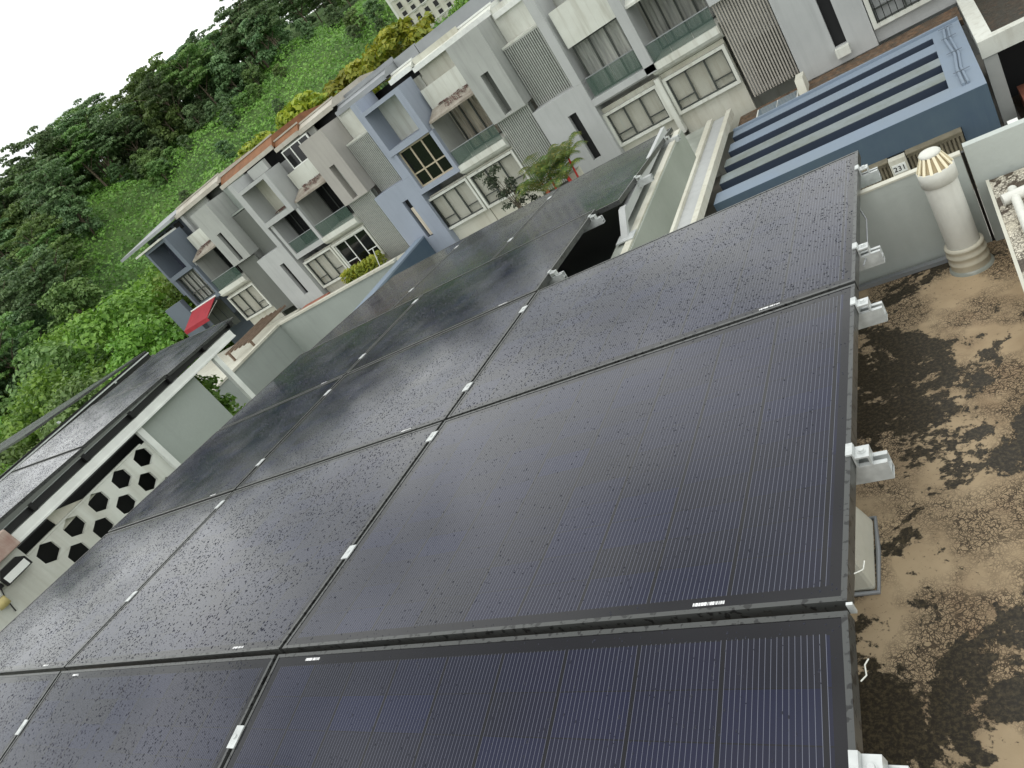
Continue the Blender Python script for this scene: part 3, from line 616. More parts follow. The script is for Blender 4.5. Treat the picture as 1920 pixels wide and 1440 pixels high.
# 3
u = unit('warm grey terrace house with white framed attic window over its parapet', -32.9, -27.5)
bay_parapet(u, x2, d2, 'grey_w', 'white', 'darkroom', 'pane_d', 'white', 4); tower_a(u, x2, d2, 'grey_w', False, slotback='grey'); bay_low(u, x2 - 3.35, x2 - .05, d2, 'darkroom', 'pane_d', 'frame_w')
window(u, x2 - 2.6, x2 - .1, FY + 1.35, .43 + d2, 1.65 + d2, 'frame_w', 'darkroom', 'pane_d', 3, 0)
body(u, -32.93, -27.52, 1.1 + d2, 'grey_w', 'black', .85); roof(u, -32.98, -30.6, 2.0 + d2, .38, 'tile_o', run=.35); roof(u, -30.58, -27.4, 1.95 + d2, .3, 'fascia')
# 4
x3, d3 = PT['K'], DZ['K']
u = unit('lavender blue terrace house with slatted screen and deep box balcony', -27.4, -21.6)
tower_b(u, x2, d2, 'lav'); bay_box(u, x3, d3, 'lav', 'white'); bay_low(u, x3 - 6.5, x3 - 3.4, d3, 'cur_b', 'pane')
body(u, -27.48, -21.62, 1.1 + d3, 'white', 'black', .6); roof(u, -27.4, -23.2, 2.15 + d3, .25, 'metal_g', fmat='metal_g', band=.3); roof(u, -23.15, -21.5, 1.72 + d3, .2, 'white', fmat='frame_w', band=.6)
MB().box(x2 + 3.9, x2 + 3.97 + .15, FY - .006, FY - .002, -6.9 + d2, -5.0 + d2).build('slot_blind', 'cur_b', u)
# 5
u = unit('grey terrace house with beige curtains behind a glass balcony and a plant slot', -21.5, -16.1)
bay_parapet(u, x3, d3, 'grey', 'white', 'cur_b', 'pane', 'cream', 6); tower_a(u, x3, d3, 'grey', False); bay_low(u, x3 - 3.35, x3 - .05, d3, 'cur_w', 'pane')
body(u, -21.58, -16.1, .95 + d3, 'cream', 'cream', .5); roof(u, -21.45, -16.0, 1.5, .2, 'white', fmat='frame_w', band=.75)
# 6
x4, d4 = PT['R'], DZ['R']
u = unit('light grey terrace house with wide slatted screen and plain white parapet', -16.0, -10.1)
tower_b(u, x3, d3, 'grey_l'); body(u, -16.08, -10.02, .6 + d3, 'white', 'cream', .5); roof(u, -15.95, -10.0, 1.2, .2, 'white', fmat='frame_w', band=.6)
b0, b1 = x4 - 6.3, x4 - 3.6
MB().box(b0, b1, FY + .3, FY + .5, -1.85 + d4 + .65, .55 + d4).build('parapet', 'white', u)
MB().box(b1 + .02, b1 + .5, FY - .05, FY + 1.8, -4.05 + d4, 1.2 + d4).build('pillar', 'grey_l', u)
window(u, b0 + .06, b1 - .04, FY + .7, -3.7 + d4, -1.22 + d4, 'frame_d', 'cur_w', 'pane', 3, 0)
balustrade(u, b0 + .05, b1 - .03, FY + .1, -3.66 + d4, -2.74 + d4)
MB().prism([(FY - .05, -3.7 + d4), (FY + 1.5, -3.7 + d4), (FY + 1.5, -4.1 + d4), (FY + .1, -4.1 + d4), (FY - .05, -4.0 + d4)], 'x', b0 - .15, b1 + .5).build('balcony_slab', 'grey_l', u)
bay_low(u, x4 - 6.48, x4 - 3.5, d4, 'cur_teal', 'pane', zt=-4.75, zb=-6.28)
MB().box(x4 - 3.49, x4 - 3.25, FY + .1, FY + .66, -7.2 + d4, -4.39 + d4).build('post', 'white', u)
# 7
u = unit('white terrace house with warm grey slatted screen and pale curtains', -10.0, -4.5)
bay_parapet(u, x4, d4, 'white', 'white', 'cur_w', 'pane', 'white', 8, False); tower_a(u, x4, d4, 'grey_l', False, 'slat_w', 'grey'); bay_low(u, x4 - 3.24, x4 - .16, d4, 'cur_w', 'pane', zt=-4.72, zb=-6.28)
body(u, -10.0, -4.5, .5 + d4, 'white', 'white', .5)
# 8
u = unit('light grey terrace house beside the barred window at the upper right', -4.4, 7.0)
tower_b(u, x4, d4, 'grey_l', bot=-7.68, slotback='black')
MB().box(x4 + 3.62, x4 + 4.15, FY - .32, FY - .003, -7.35 + d4, -7.0 + d4).build('flower_box', 'white', u)
MB().box(x4 + 5.12, 7.0, FY + .25, FY + .4, -7.66 + d4, -3.5 + d4).build('wall', 'grey_l', u)
o = window(u, x4 + 5.3, x4 + 8.6, FY + .17, -6.9 + d4, -5.1 + d4, 'frame_d', 'cur_w', 'pane', 3, .3, .06, .16)
for i in range(14): MB().tube([(x4 + 5.4 + i * .235, FY - .02, -6.88 + d4), (x4 + 5.4 + i * .235, FY - .02, -5.1 + d4)], .014, 5, cap=False).build('window_bar', 'blackmetal', o)
body(u, -4.4, 7.0, .4 + d4, 'grey_l', 'grey_l', .4)

# ------------------------------------------------------------------ porches in front of the row
def porch(label, x0, x1, y0, y1, top, th, mat, edge): 
    t = thing('car_porch', label, 'porch', ((x0 + x1) / 2, y0, GZ), 'car porches of the terrace row')
    MB().box(x0, x1, y0, y1, top - th, top).build('roof_slab', mat, t)
    for xx in (x0 + .2, x1 - .5): MB().box(xx, xx + .3, y0 + .25, y0 + .55, GZ, top - th).build('pillar', edge, t)
    return t
# pale concrete porch with gutter
t = porch('wet grey concrete porch roof with a pale gutter along its side', -10.9, -7.72, 21.5, 32.4, -7.86, .3, 'concrete', 'white')
MB().box(-8.62, -8.36, 21.5, 32.35, -7.857, -7.7).build('kerb', 'cream', t)
MB().box(-7.72, -7.5, 21.5, 32.5, -8.05, -7.72).build('kerb', 'cream', t)
MB().box(-8.36, -7.722, 21.6, 32.3, -7.857, -7.845).build('gutter_bed', 'grey_l', t)
MB().box(-11.05, -10.9, 21.5, 32.4, -8.1, -7.72).build('kerb', 'cream', t)
# leaf-littered flat roof strip under the right houses
t = thing('flat_roof', 'narrow leaf littered flat roof along the foot of the right houses', 'roof', (-3, 32, -8.4))
MB().box(-7.4, 1.25, 31.1, 32.98, -8.62, -8.4).build('roof_slab', 'dirtroof', t)
MB().box(-6.5, -4.7, 31.2, 32.3, -8.395, -8.3).build('skylight_frame', 'frame_w', t); 
for xx in (-6.42, -5.57): MB().box(xx, xx + .8, 31.28, 32.22, -8.29, -8.27).build('skylight_pane', 'skyglass', t)
t2 = tag(MB().prism([(31.3, -8.39), (32.6, -8.39), (32.5, -7.75), (31.6, -7.72)], 'x', -4.62, -4.3).build('party_wall_stub', 'cream', None), 'stubby stained cream party wall on the littered flat roof', 'wall')
# blue porch with roof slots
BX0, BX1, BY0, BY1, BZ = -7.45, 1.12, 23.9, 31.05, -8.3
t = thing('car_porch', 'pale blue porch roof with four long dark slots and shaded blue front', 'porch', (-3, 24, GZ), 'car porches of the terrace row')
slots = [(24.83, 25.65), (26.42, 27.2), (27.93, 28.73), (29.57, 30.32)]; ys = [BY0] + [v for s_ in slots for v in s_] + [BY1]
for i in range(0, len(ys), 2):
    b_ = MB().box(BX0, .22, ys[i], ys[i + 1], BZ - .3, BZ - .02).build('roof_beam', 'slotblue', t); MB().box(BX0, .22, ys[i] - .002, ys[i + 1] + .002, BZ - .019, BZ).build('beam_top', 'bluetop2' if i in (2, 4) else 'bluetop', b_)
MB().box(.221, BX1, BY0, BY1, BZ - .3, BZ).build('roof_slab', 'bluetop', t)
MB().box(BX0, BX1, BY0 - .02, BY0 - .001, BZ - .95, BZ - .003).build('front_beam', 'bluewall', t)
MB().box(BX0, .22, BY0 + .02, BY1 - .02, BZ - .5, BZ - .31).build('slot_shade_sheet', 'slotblue', t)  # dark sheet closing the open slots, stands in for the shade below
MB().box(.2, BX1, BY0 - .018, BY0 + .5, GZ, BZ - .951).build('pillar', 'bluewall', t)
MB().box(BX1 - .12, BX1, BY0 + .5, BY1, GZ, BZ - .31).build('side_wall', 'bluewall', t)
MB().box(BX0, BX1, BY1 - .12, BY1 + .02, BZ + .001, BZ + .1).build('rear_kerb', 'bluetop', t)
# conduit on the blue roof
cd = thing('conduit', 'pale blue conduit strapped along the right end of the slotted blue roof', 'conduit', (.55, 27, BZ))
MB().tube([(.62, 30.6, BZ + .04), (.56, 29.2, BZ + .04), (.66, 27.4, BZ + .04), (.58, 26, BZ + .04), (.60, 24.5, BZ + .04)], .05, 8).build('pipe', 'bluetop', cd)
MB().tube([(.75, 30.6, BZ + .04), (.71, 29.2, BZ + .04), (.77, 27.4, BZ + .04), (.69, 26, BZ + .04), (.73, 24.5, BZ + .04)], .04, 8).build('pipe', 'bluetop', cd)
for yy in (30.5, 29.3, 27.6, 25.6): MB().box(.45, .9, yy - .02, yy + .02, BZ + .085, BZ + .1).build('strap', 'slate', cd)
# gates and number pillar under the blue porch
for x0, x1, lab in ((-3.9, -1.9, 'brown ribbed metal gate left of the number pillar'), (-1.38, .18, 'brown ribbed metal gate right of the number pillar')):
    gt = thing('gate', lab, 'gate', ((x0 + x1) / 2, 23.8, GZ), 'gates under the blue porch')
    MB().box(x0, x1, 23.72, 23.8, -9.45, -9.3).build('top_rail', 'gate', gt); MB().box(x0, x1, 23.72, 23.8, -11.3, -11.15).build('bottom_rail', 'gate', gt)
    m = MB(); k = int((x1 - x0) / .11)
    for i in range(k):
        xx = x0 + (i + .5) * (x1 - x0) / k; m.prism([(xx - .05, 23.79), (xx - .02, 23.74), (xx + .02, 23.74), (xx + .05, 23.79)], 'z', -11.14, -9.46)
    stuff(m.build('gate_ribs', 'gate', gt))
    MB().box(x0, x1, 23.55, 23.88, -9.28, -9.24).build('gate_hood', 'gate', gt)
pl = thing('number_pillar', 'pale gate pillar carrying the house number 231', 'pillar', (-1.64, 23.7, GZ))
MB().box(-1.88, -1.4, 23.4, 23.7, GZ, -9.22).build('shaft', 'cream', pl)
MB().box(-1.83, -1.45, 23.385, 23.398, -9.68, -9.38).build('number_plate', 'frame_w', pl)
cu = bpy.data.curves.new('number', 'FONT'); cu.body = '231'; cu.size = .24; cu.extrude = .004; cu.align_x = 'CENTER'
tmp = bpy.data.objects.new('number', cu); col.objects.link(tmp); bpy.context.view_layer.update()
me = bpy.data.meshes.new_from_object(tmp.evaluated_get(bpy.context.evaluated_depsgraph_get())); bpy.data.objects.remove(tmp); me.materials.clear(); me.materials.append(M['blackmetal'])
o = bpy.data.objects.new('digits', me); col.objects.link(o); o.parent = pl; o.rotation_euler = (rad(90), 0, 0); o.location = (0, -.322, -9.61 - GZ)
MB().tube([(-1.64, 23.37, -9.95), (-1.64, 23.4, -9.95)], .05, 10).build('doorbell', 'blackmetal', pl)
# right neighbour porch: dark dirty roof with white fascia
t = thing('car_porch', 'white edged porch with dark dirty roof above a black opening', 'porch', (5, 27, GZ), 'car porches of the terrace row')
MB().box(1.75, 12, 27.6, 33, -8.75, -8.42).build('roof_slab', 'dirtroof2', t)
MB().box(1.3, 1.748, 27.2, 33, -8.75, -8.18).build('fascia', 'white', t); MB().box(1.749, 12, 27.2, 27.598, -8.75, -8.18).build('fascia', 'white', t)
MB().box(1.32, 1.72, 27.25, 27.6, GZ, -8.76).build('pillar', 'grey', t)
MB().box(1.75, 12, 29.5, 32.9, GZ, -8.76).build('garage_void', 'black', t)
MB().box(5.3, 5.8, 27.25, 27.7, GZ, -8.76).build('pillar', 'grey_d', t)
structure(bx('drive', 'dirtroof2', None, 1.8, 12, 22.2, 29.4, GZ, GZ + .12))
tag(bx('planter', 'brick', None, 2.0, 2.5, 24.5, 28.6, GZ + .12, GZ + .75), 'long terracotta planter beside the dark garage opening', 'planter')
# stucco wall of the right neighbour
t = thing('garden_wall', 'white stucco garden wall with recessed panels beside the blue porch', 'wall', (2.5, 22.8, GZ))
MB().box(1.3, 6, 22.6, 23.0, GZ, -9.45).build('wall', 'white', t); MB().box(1.25, 1.5, 22.35, 23.05, GZ, -9.3).box(2.3, 2.75, 22.35, 23.05, GZ, -9.25).build('pier', 'frame_w', t)
# grey walls left of the blue party wall
t = thing('porch_wall', 'long blank greenish grey porch wall with cream coping', 'wall', (-32, 30.5, GZ))
MB().box(-38.5, -26.9, 30.4, 30.6, GZ, -6.0).build('wall', 'wallgreen', t); MB().box(-38.55, -26.9, 30.3, 30.7, -5.998, -5.86).build('coping', 'cream', t)
t = thing('side_wall', 'greenish grey side wall with drip stains meeting the long porch wall', 'wall', (-38.6, 27, GZ))
MB().box(-38.75, -38.51, 21, 30.6, GZ, -6.0).build('wall', 'wallgreen', t); MB().box(-38.9, -38.4, 21, 30.29, -5.998, -5.85).build('coping', 'cream', t)
t = thing('party_wall', 'pale blue topped party wall with shaded blue flank below the lavender house', 'wall', (-26.5, 28, GZ))
MB().box(-26.85, -26.15, 22, 32.97, GZ, -6.16).build('wall', 'bluewall', t); MB().box(-26.86, -26.14, 21.99, 32.975, -6.158, -6.05).build('coping', 'bluetop', t)
# floors of the raised forecourts behind those walls
for nm, x0, x1, zt, m_ in (('terrace_floor', -38.5, -26.9, -6.35, 'cream'), ('terrace_floor', -26.14, -11.1, -7.75, 'concrete'), ('terrace_floor', -50, -38.8, -6.2, 'cream')):
    structure(bx(nm, m_, None, x0, x1, (30.65 if zt == -6.35 else 22.3), 32.95 + (0.5 if zt == -7.75 else 0), zt - .3, zt))
tag(MB().prism([(-36.9, 30.75), (-33.8, 30.75), (-34.1, 31.7), (-36.7, 31.7)], 'z', -6.345, -5.95).build('planter', 'brick', None), 'terracotta planter box behind the cream coping', 'planter')
pg = thing('pergola', 'timber pergola slats beside the foot of the dark screen', 'pergola', (-40.5, 31, -6.2))
for i in range(6): MB().box(-42.2 + i * .55, -42.08 + i * .55, 28.2, 32.6, -5.55, -5.42).build('slat', 'wood', pg)
for xx in (-42.1, -39.4): MB().box(xx, xx + .12, 28.3, 28.45, -6.2, -5.551).build('post', 'wood', pg)
# hedge strip at the foot of the dark windows
g2 = np.random.default_rng(3); n = 1500
P = np.stack([g2.uniform(-32.6, -29.2, n), g2.uniform(31.7, 32.6, n), -6.35 + 0.95 * g2.random(n) ** .8], 1)
o = bpy.data.objects.new('hedge', leaf_mesh('hedge', P, np.tile([0, -.5, .7], (n, 1)), .12, 'lf_yel', 9)); col.objects.link(o); stuff(tag(o, 'olive hedge below the dark windows of the warm grey house', 'hedge'))
tag(MB().tube([(-29.0, 31.3, -6.3), (-28.4, 31.2, -4.9)], .03, 6).build('pole', 'frame_w', None), 'thin white leaning pole in front of the slatted screen', 'pole')

# ------------------------------------------------------------------ plants on the porch of the grey house
def frond(mb, base, az, L_, lift, droop, n=12, wid=.42):
    """a feather palm leaf: rib and leaflets"""
    pts = []
    for i in range(9):
        f = i / 8; r = L_ * (f ** .92) * .9; z = lift * math.sin(f * 1.5) * L_ - droop * L_ * f ** 2.4
        pts.append(Vector(base) + Vector((math.cos(az) * r, math.sin(az) * r, z)))
    mb.tube(pts, [.022 - .0018 * i for i in range(9)], 4, cap=False)
    side = Vector((-math.sin(az), math.cos(az), 0))
    for i in range(n * 2):
        f = .18 + .8 * (i // 2) / n; k = min(7, int(f * 8)); q = pts[k].lerp(pts[k + 1], f * 8 - k); dirn = (pts[k + 1] - pts[k]).normalized()
        sg = 1 if i % 2 else -1; l = wid * math.sin(math.pi * (.12 + .8 * f)) * rnd.uniform(.8, 1.15)
        tip = q + side * sg * l + dirn * l * .55 - Vector((0, 0, l * .35)); wv = dirn * .028
        mb.add([q - wv, q + wv, tip + wv * .2, tip - wv * .2], [(0, 1, 2, 3)])
def palm(x, y, z, h, s, label):
    t = thing('palm', label, 'palm', (x, y, z), 'red stemmed palms on the porch')
    for k in range(3):
        a = k * 2.1 + .4; bx_, by_ = x + .22 * math.cos(a), y + .22 * math.sin(a); hh = h * (1 - .16 * k)
        MB().tube([(bx_, by_, z), (bx_ + .05, by_, z + hh * .5), (bx_ + .12 * math.cos(a), by_ + .12 * math.sin(a), z + hh)], [.06, .05, .045], 7).build('stem', 'redstem', t)
        mb = MB()
        for i in range(9): frond(mb, (bx_ + .12 * math.cos(a), by_ + .12 * math.sin(a), z + hh), i * 2.4 + k, s * rnd.uniform(.85, 1.15), rnd.uniform(.55, 1.0), rnd.uniform(.25, .6), 16, .34 * s)
        mb.build('fronds', 'lf_palm', t)
palm(-15.9, 30, -7.75, 2.0, 1.5, 'bushy green palm with red stems left of the white pier')
palm(-14.6, 30, -7.75, 2.1, 1.25, 'sparser yellowing palm with red stem against the light grey wall')
t = thing('shrub', 'tall dark twiggy shrub left of the palms', 'shrub', (-17.4, 29.8, -7.75))
bl = [(-17.4 + rnd.uniform(-.55, .75) - (k / 26) * .9, 29.8 + rnd.uniform(-.5, .5), -7.5 + 3.3 * k / 26, .34, .34, .32) for k in range(27)]
p_, q_ = blob_points(bl, 1500, 8, .3); me = leaf_mesh('foliage', p_ - np.array([-17.4, 29.8, -7.75]), q_, .075, 'lf_shrub', 8); o = bpy.data.objects.new('foliage', me); col.objects.link(o); o.parent = t
for k in range(5): MB().tube([(-17.4, 29.8, -7.75), (-17.5 - .1 * k, 29.8 + .1 * (k - 2), -6.6), (-17.2 - .35 * k, 29.8 + .2 * (k - 2), -5.2 + .25 * k)], [.04, .025, .012], 5).build('stem', 'bark', t)
tag(MB().box(-14.9, -14.35, 30.3, 30.9, -7.75, -6.35).build('pier', 'cream', None, .03), 'short cream garden pier at the foot of the palms', 'pier')

# ------------------------------------------------------------------ own house: roof, parapet, deck, ledge
RZ = -0.60
oh = thing('own_house', 'grey house with the mossy flat roof under the near solar panels', 'house', (-3, -2, GZ))
MB().box(-5.35, 1.6, -7, 1.9, GZ, RZ - .16).build('wall', 'wallgreen', oh)
structure(bx('roof_floor', 'roof', None, -5.4, .372, -7, 2.05, RZ - .15, RZ))
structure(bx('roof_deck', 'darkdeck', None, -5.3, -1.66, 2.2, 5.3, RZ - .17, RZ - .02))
pp = thing('roof_parapet', 'greenish grey parapet with cream coping behind the vent pipe', 'parapet', (-1, 2.1, RZ))
MB().box(-5.3, .325, 2.05, 2.075, RZ - .15, -.215).build('wall', 'parapet', pp); MB().box(-5.3, .325, 2.047, 2.078, -.2148, -.207).build('coping', 'cream', pp)
pp = thing('roof_parapet', 'greenish grey parapet stub right of the joint by the ledge', 'parapet', (.8, 2.1, RZ))
MB().box(.338, 1.8, 2.04, 2.075, RZ - .15, -.185).build('wall', 'parapet', pp); MB().box(.327, .336, 2.055, 2.07, RZ - .15, -.21).build('joint', 'blackmetal', pp)
tag(MB().prism([(2.0, RZ + .001), (2.035, RZ + .001), (2.035, RZ + .012), (2.0, RZ + .018)], 'x', -1.2, .2).build('flashing', 'metal_g', None), 'loose grey metal flashing strip at the foot of the parapet', 'strip')
lg = thing('ledge', 'ledge with peeling white paint along the right edge of the roof', 'ledge', (.9, -1, RZ))
MB().box(.375, 1.8, -7, 2.02, RZ - .15, -.335).build('top', 'ledge', lg, .004); 
MB().prism([(.368, -.37), (.368, -.332), (.378, -.332), (.378, -.37)], 'y', -7, 2.021).build('edge_bead', 'cream', lg)
ub = thing('deck_upstand', 'pale concrete upstand along the side of the dark front deck', 'kerb', (-1.6, 4, RZ))
MB().box(-1.655, -1.50, 2.2, 5.3, RZ - .17, -.49).build('kerb', 'concrete', ub, .006)
MB().box(-1.56, -1.505, 2.2, 5.28, -.488, -.475).build('cap', 'cream', ub)
# white conduits on the ledge
for i, (x0, lab) in enumerate(((.43, 'white pvc conduit nearest the roof edge on the peeling ledge'), (.60, 'second white pvc conduit on the peeling ledge'))):
    t = thing('conduit', lab, 'conduit', (x0, 1, -.335), 'white conduits on the ledge')
    MB().tube([(x0 + .03 * i, -4, -.317), (x0, 1.0, -.317), (x0, 1.86 + .05 * i, -.317)], .014, 12).build('pipe', 'pvc', t)
    MB().tube([(x0 - .035, 1.80 + .06 * i, -.316), (x0 + .05, 1.815 + .06 * i, -.316)], .021, 12).build('coupling', 'pvc', t)
    MB().prism([(x0 - .05, -.334), (x0 - .05, -.329), (x0 - .016, -.326), (x0 - .014, -.306), (x0, -.300), (x0 + .014, -.306), (x0 + .016, -.326), (x0 + .06, -.329), (x0 + .06, -.334)], 'y', 1.32, 1.337).build('clip', 'pvc', t)
# vent pipe
vx, vy = .243, 1.93
vt = thing('vent_pipe', 'white pvc vent pipe with slotted cone cap standing on the roof', 'pipe', (vx, vy, RZ))
MB().lathe([(.054, RZ), (.054, -.215)], vx, vy, 40).build('pipe', 'pvc', vt)
MB().lathe([(.064, RZ), (.066, RZ + .01), (.0645, RZ + .03), (.067, RZ + .034), (.067, RZ + .042), (.064, RZ + .046), (.0645, RZ + .062), (.0672, RZ + .066), (.0672, RZ + .074), (.063, RZ + .078), (.063, RZ + .092), (.0655, RZ + .096), (.065, RZ + .104), (.0545, RZ + .108)], vx, vy, 40).build('base_coupling', 'pvc_b', vt)
MB().lathe([(.0545, -.224), (.060, -.222), (.060, -.166), (.0575, -.163)], vx, vy, 40).build('cap_collar', 'pvc', vt)
m = MB(); nr = 14
for k in range(nr):
    a = 2 * math.pi * k / nr; da = .085
    pt = lambda r, z, b: (vx + r * math.cos(b), vy + r * math.sin(b), z)
    m.add([pt(.060, -.166, a - da), pt(.060, -.166, a + da), pt(.034, -.112, a + da * 1.5), pt(.034, -.112, a - da * 1.5), pt(.054, -.166, a - da), pt(.054, -.166, a + da), pt(.029, -.112, a + da * 1.5), pt(.029, -.112, a - da * 1.5)], [(0, 1, 2, 3), (7, 6, 5, 4), (0, 4, 5, 1), (1, 5, 6, 2), (2, 6, 7, 3), (3, 7, 4, 0)])
stuff(m.build('cap_ribs', 'pvc_b2' if 'pvc_b2' in M else 'pvc', vt))
MB().lathe([(.052, -.168), (.028, -.114)], vx, vy, 32).build('cap_core', 'ventslot', vt)
MB().lathe([(.0345, -.114), (.036, -.108), (.030, -.101), (.016, -.096), (.0005, -.0945)], vx, vy, 32).build('cap_top', 'pvc', vt)
MB().lathe([(.075, RZ), (.072, RZ + .008), (.066, RZ + .012)], vx, vy, 30).build('mortar_ring', 'concrete', vt)

# ------------------------------------------------------------------ solar array
W_, H_ = 1.742, 1.209; PW, PH, FT = 1.722, 1.189, .034
def drops_mesh(name, w, h, n, seed, s0, s1):
    """rain drops: squashed domes scattered in loose runs over the glass"""
    g = np.random.default_rng(seed); k = 7
    x = g.uniform(.015, w - .015, n); y = g.uniform(.015, h - .015, n)
    keep = (np.sin(x * 9 + 1.7 * np.sin(y * 5 + seed)) * np.sin(y * 11 + seed) + g.uniform(-1, 1, n)) > -.55
    x, y = x[keep], y[keep]; n = len(x); r = s0 + (s1 - s0) * g.random(n) ** 3.2; el = g.uniform(.8, 2.2, n)
    a = np.arange(k) / k * 2 * math.pi; ca, sa = np.cos(a), np.sin(a)
    jit = g.uniform(.65, 1.25, (n, k))
    ring0 = np.stack([x[:, None] + r[:, None] * ca * jit, y[:, None] + (r * el)[:, None] * sa * jit, np.zeros((n, k))], 2)
    ring1 = np.stack([x[:, None] + .62 * r[:, None] * ca * jit, y[:, None] + .62 * (r * el)[:, None] * sa * jit, np.repeat((r * .42)[:, None], k, 1)], 2)
    top = np.stack([x, y, r * .55], 1)[:, None, :]
    V = np.concatenate([ring0, ring1, top], 1).reshape(-1, 3); st_ = 2 * k + 1
    f = []
    i = np.arange(k); j = (i + 1) % k
    tri = np.concatenate([np.stack([i, j, k + j], 1), np.stack([i, k + j, k + i], 1), np.stack([k + i, k + j, np.full(k, 2 * k)], 1)])
    F = (tri[None] + (np.arange(n) * st_)[:, None, None]).reshape(-1, 3)
    me = bpy.data.meshes.new(name); me.vertices.add(len(V)); me.vertices.foreach_set('co', V.ravel()); me.loops.add(F.size); me.loops.foreach_set('vertex_index', F.ravel())
    me.polygons.add(len(F)); me.polygons.foreach_set('loop_start', np.arange(len(F)) * 3); me.polygons.foreach_set('loop_total', np.full(len(F), 3)); me.update(calc_edges=True)
    me.polygons.foreach_set('use_smooth', np.ones(len(F), bool)); me.materials.append(M['drop']); return me
DROPS = [drops_mesh('raindrops_a', PW, PH, 15000, 1, .0009, .0033), drops_mesh('raindrops_b', PW, PH, 14000, 2, .0009, .0036)]
DROPS_N = drops_mesh('raindrops_near', PW, PH, 4200, 3, .0008, .0026)
DROPS_P = drops_mesh('raindrops_p', PH, PW, 9000, 4, .0012, .0038)
def panel_meshes(w, h, cells, tagn):
    fr = MB(); lip = .011
    for a in ((0, w, 0, lip), (0, w, h - lip, h), (0, lip, lip, h - lip), (w - lip, w, lip, h - lip)):
        fr.box(a[0], a[1], a[2], a[3], -FT, 0)
    gl = MB().box(lip, w - lip, lip, h - lip, -.008, -.0016)
    out = []
    for mb, mt, nm in ((fr, 'blackframe', 'frame'), (gl, cells, 'glass')):
        me = bpy.data.meshes.new(nm + tagn); me.from_pydata(mb.v, [], mb.f); me.materials.append(M[mt]); out.append(me)
    return out
PM = panel_meshes(PW, PH, 'cells', '_landscape'); PMP = panel_meshes(PH, PW, 'cells_p', '_portrait'); PMF = panel_meshes(PW, PH, 'cells_far', '_far')
lab_me = bpy.data.meshes.new('barcode_label'); lm = MB().box(0, .068, 0, .008, 0, .0006); lab_me.from_pydata(lm.v, [], lm.f); lab_me.materials.append(M['barcode'])
def panel(loc, tilt, label, meshes, drops, lab=None, group='solar panels of the near array', rotz=0.0, roll=0.0):
    o = bpy.data.objects.new('solar_panel', None); o.empty_display_size = .1; col.objects.link(o); o.location = loc; o.rotation_euler = (tilt, roll, rotz)
    tag(o, label, 'solar panel', group)
    for nm, me in zip(('frame', 'glass'), meshes):
        c = bpy.data.objects.new(nm, me); col.objects.link(c); c.parent = o
    if drops:
        c = bpy.data.objects.new('raindrops', drops); col.objects.link(c); c.parent = o; c.location = (0, 0, -.0015); stuff(c)
    if lab:
        c = bpy.data.objects.new('barcode_label', lab_me); col.objects.link(c); c.parent = o; c.location = (lab[0], lab[1], -.0013)
    return o
T1 = rad(-4.19); c1, s1 = math.cos(T1), math.sin(T1)
colname = ('right', 'middle', 'left'); rowname = ('second row from the viewer', 'third row from the viewer', 'fourth row from the viewer')
for r in range(3):
    for c in range(3):
        if r == 2 and c == 0: continue
        yy = r * H_ + .010; near = (c == 0 and r == 0)
        panel((-(c + 1) * W_ + .010, yy * c1, yy * s1 + rnd.uniform(-.002, .002)), T1, 'black framed wet solar panel, %s column, %s' % (colname[c], rowname[r]), PM, DROPS_N if near else DROPS[(r + c) % 2], (PW - .30, .018))
T0 = rad(7.2)
for c in range(3):
    panel((-(c + 1) * W_ + .010, -.010 * math.cos(T0) - PH * math.cos(T0), -(PH + .010) * math.sin(T0)), T0, 'black framed wet solar panel, %s column, front row sloping towards the viewer' % colname[c], PM, DROPS_N if c == 0 else DROPS[c % 2], (.16, PH - .027))
T4 = rad(-5.3)
for i, (x0, lab) in enumerate(((-2.77, 'right'), (-3.975, 'middle'), (-5.18, 'left'))):
    panel((x0, 3.63, -.288), T4, 'upright solar panel in the far row of the near array, %s one' % lab, PMP, DROPS_P, None)
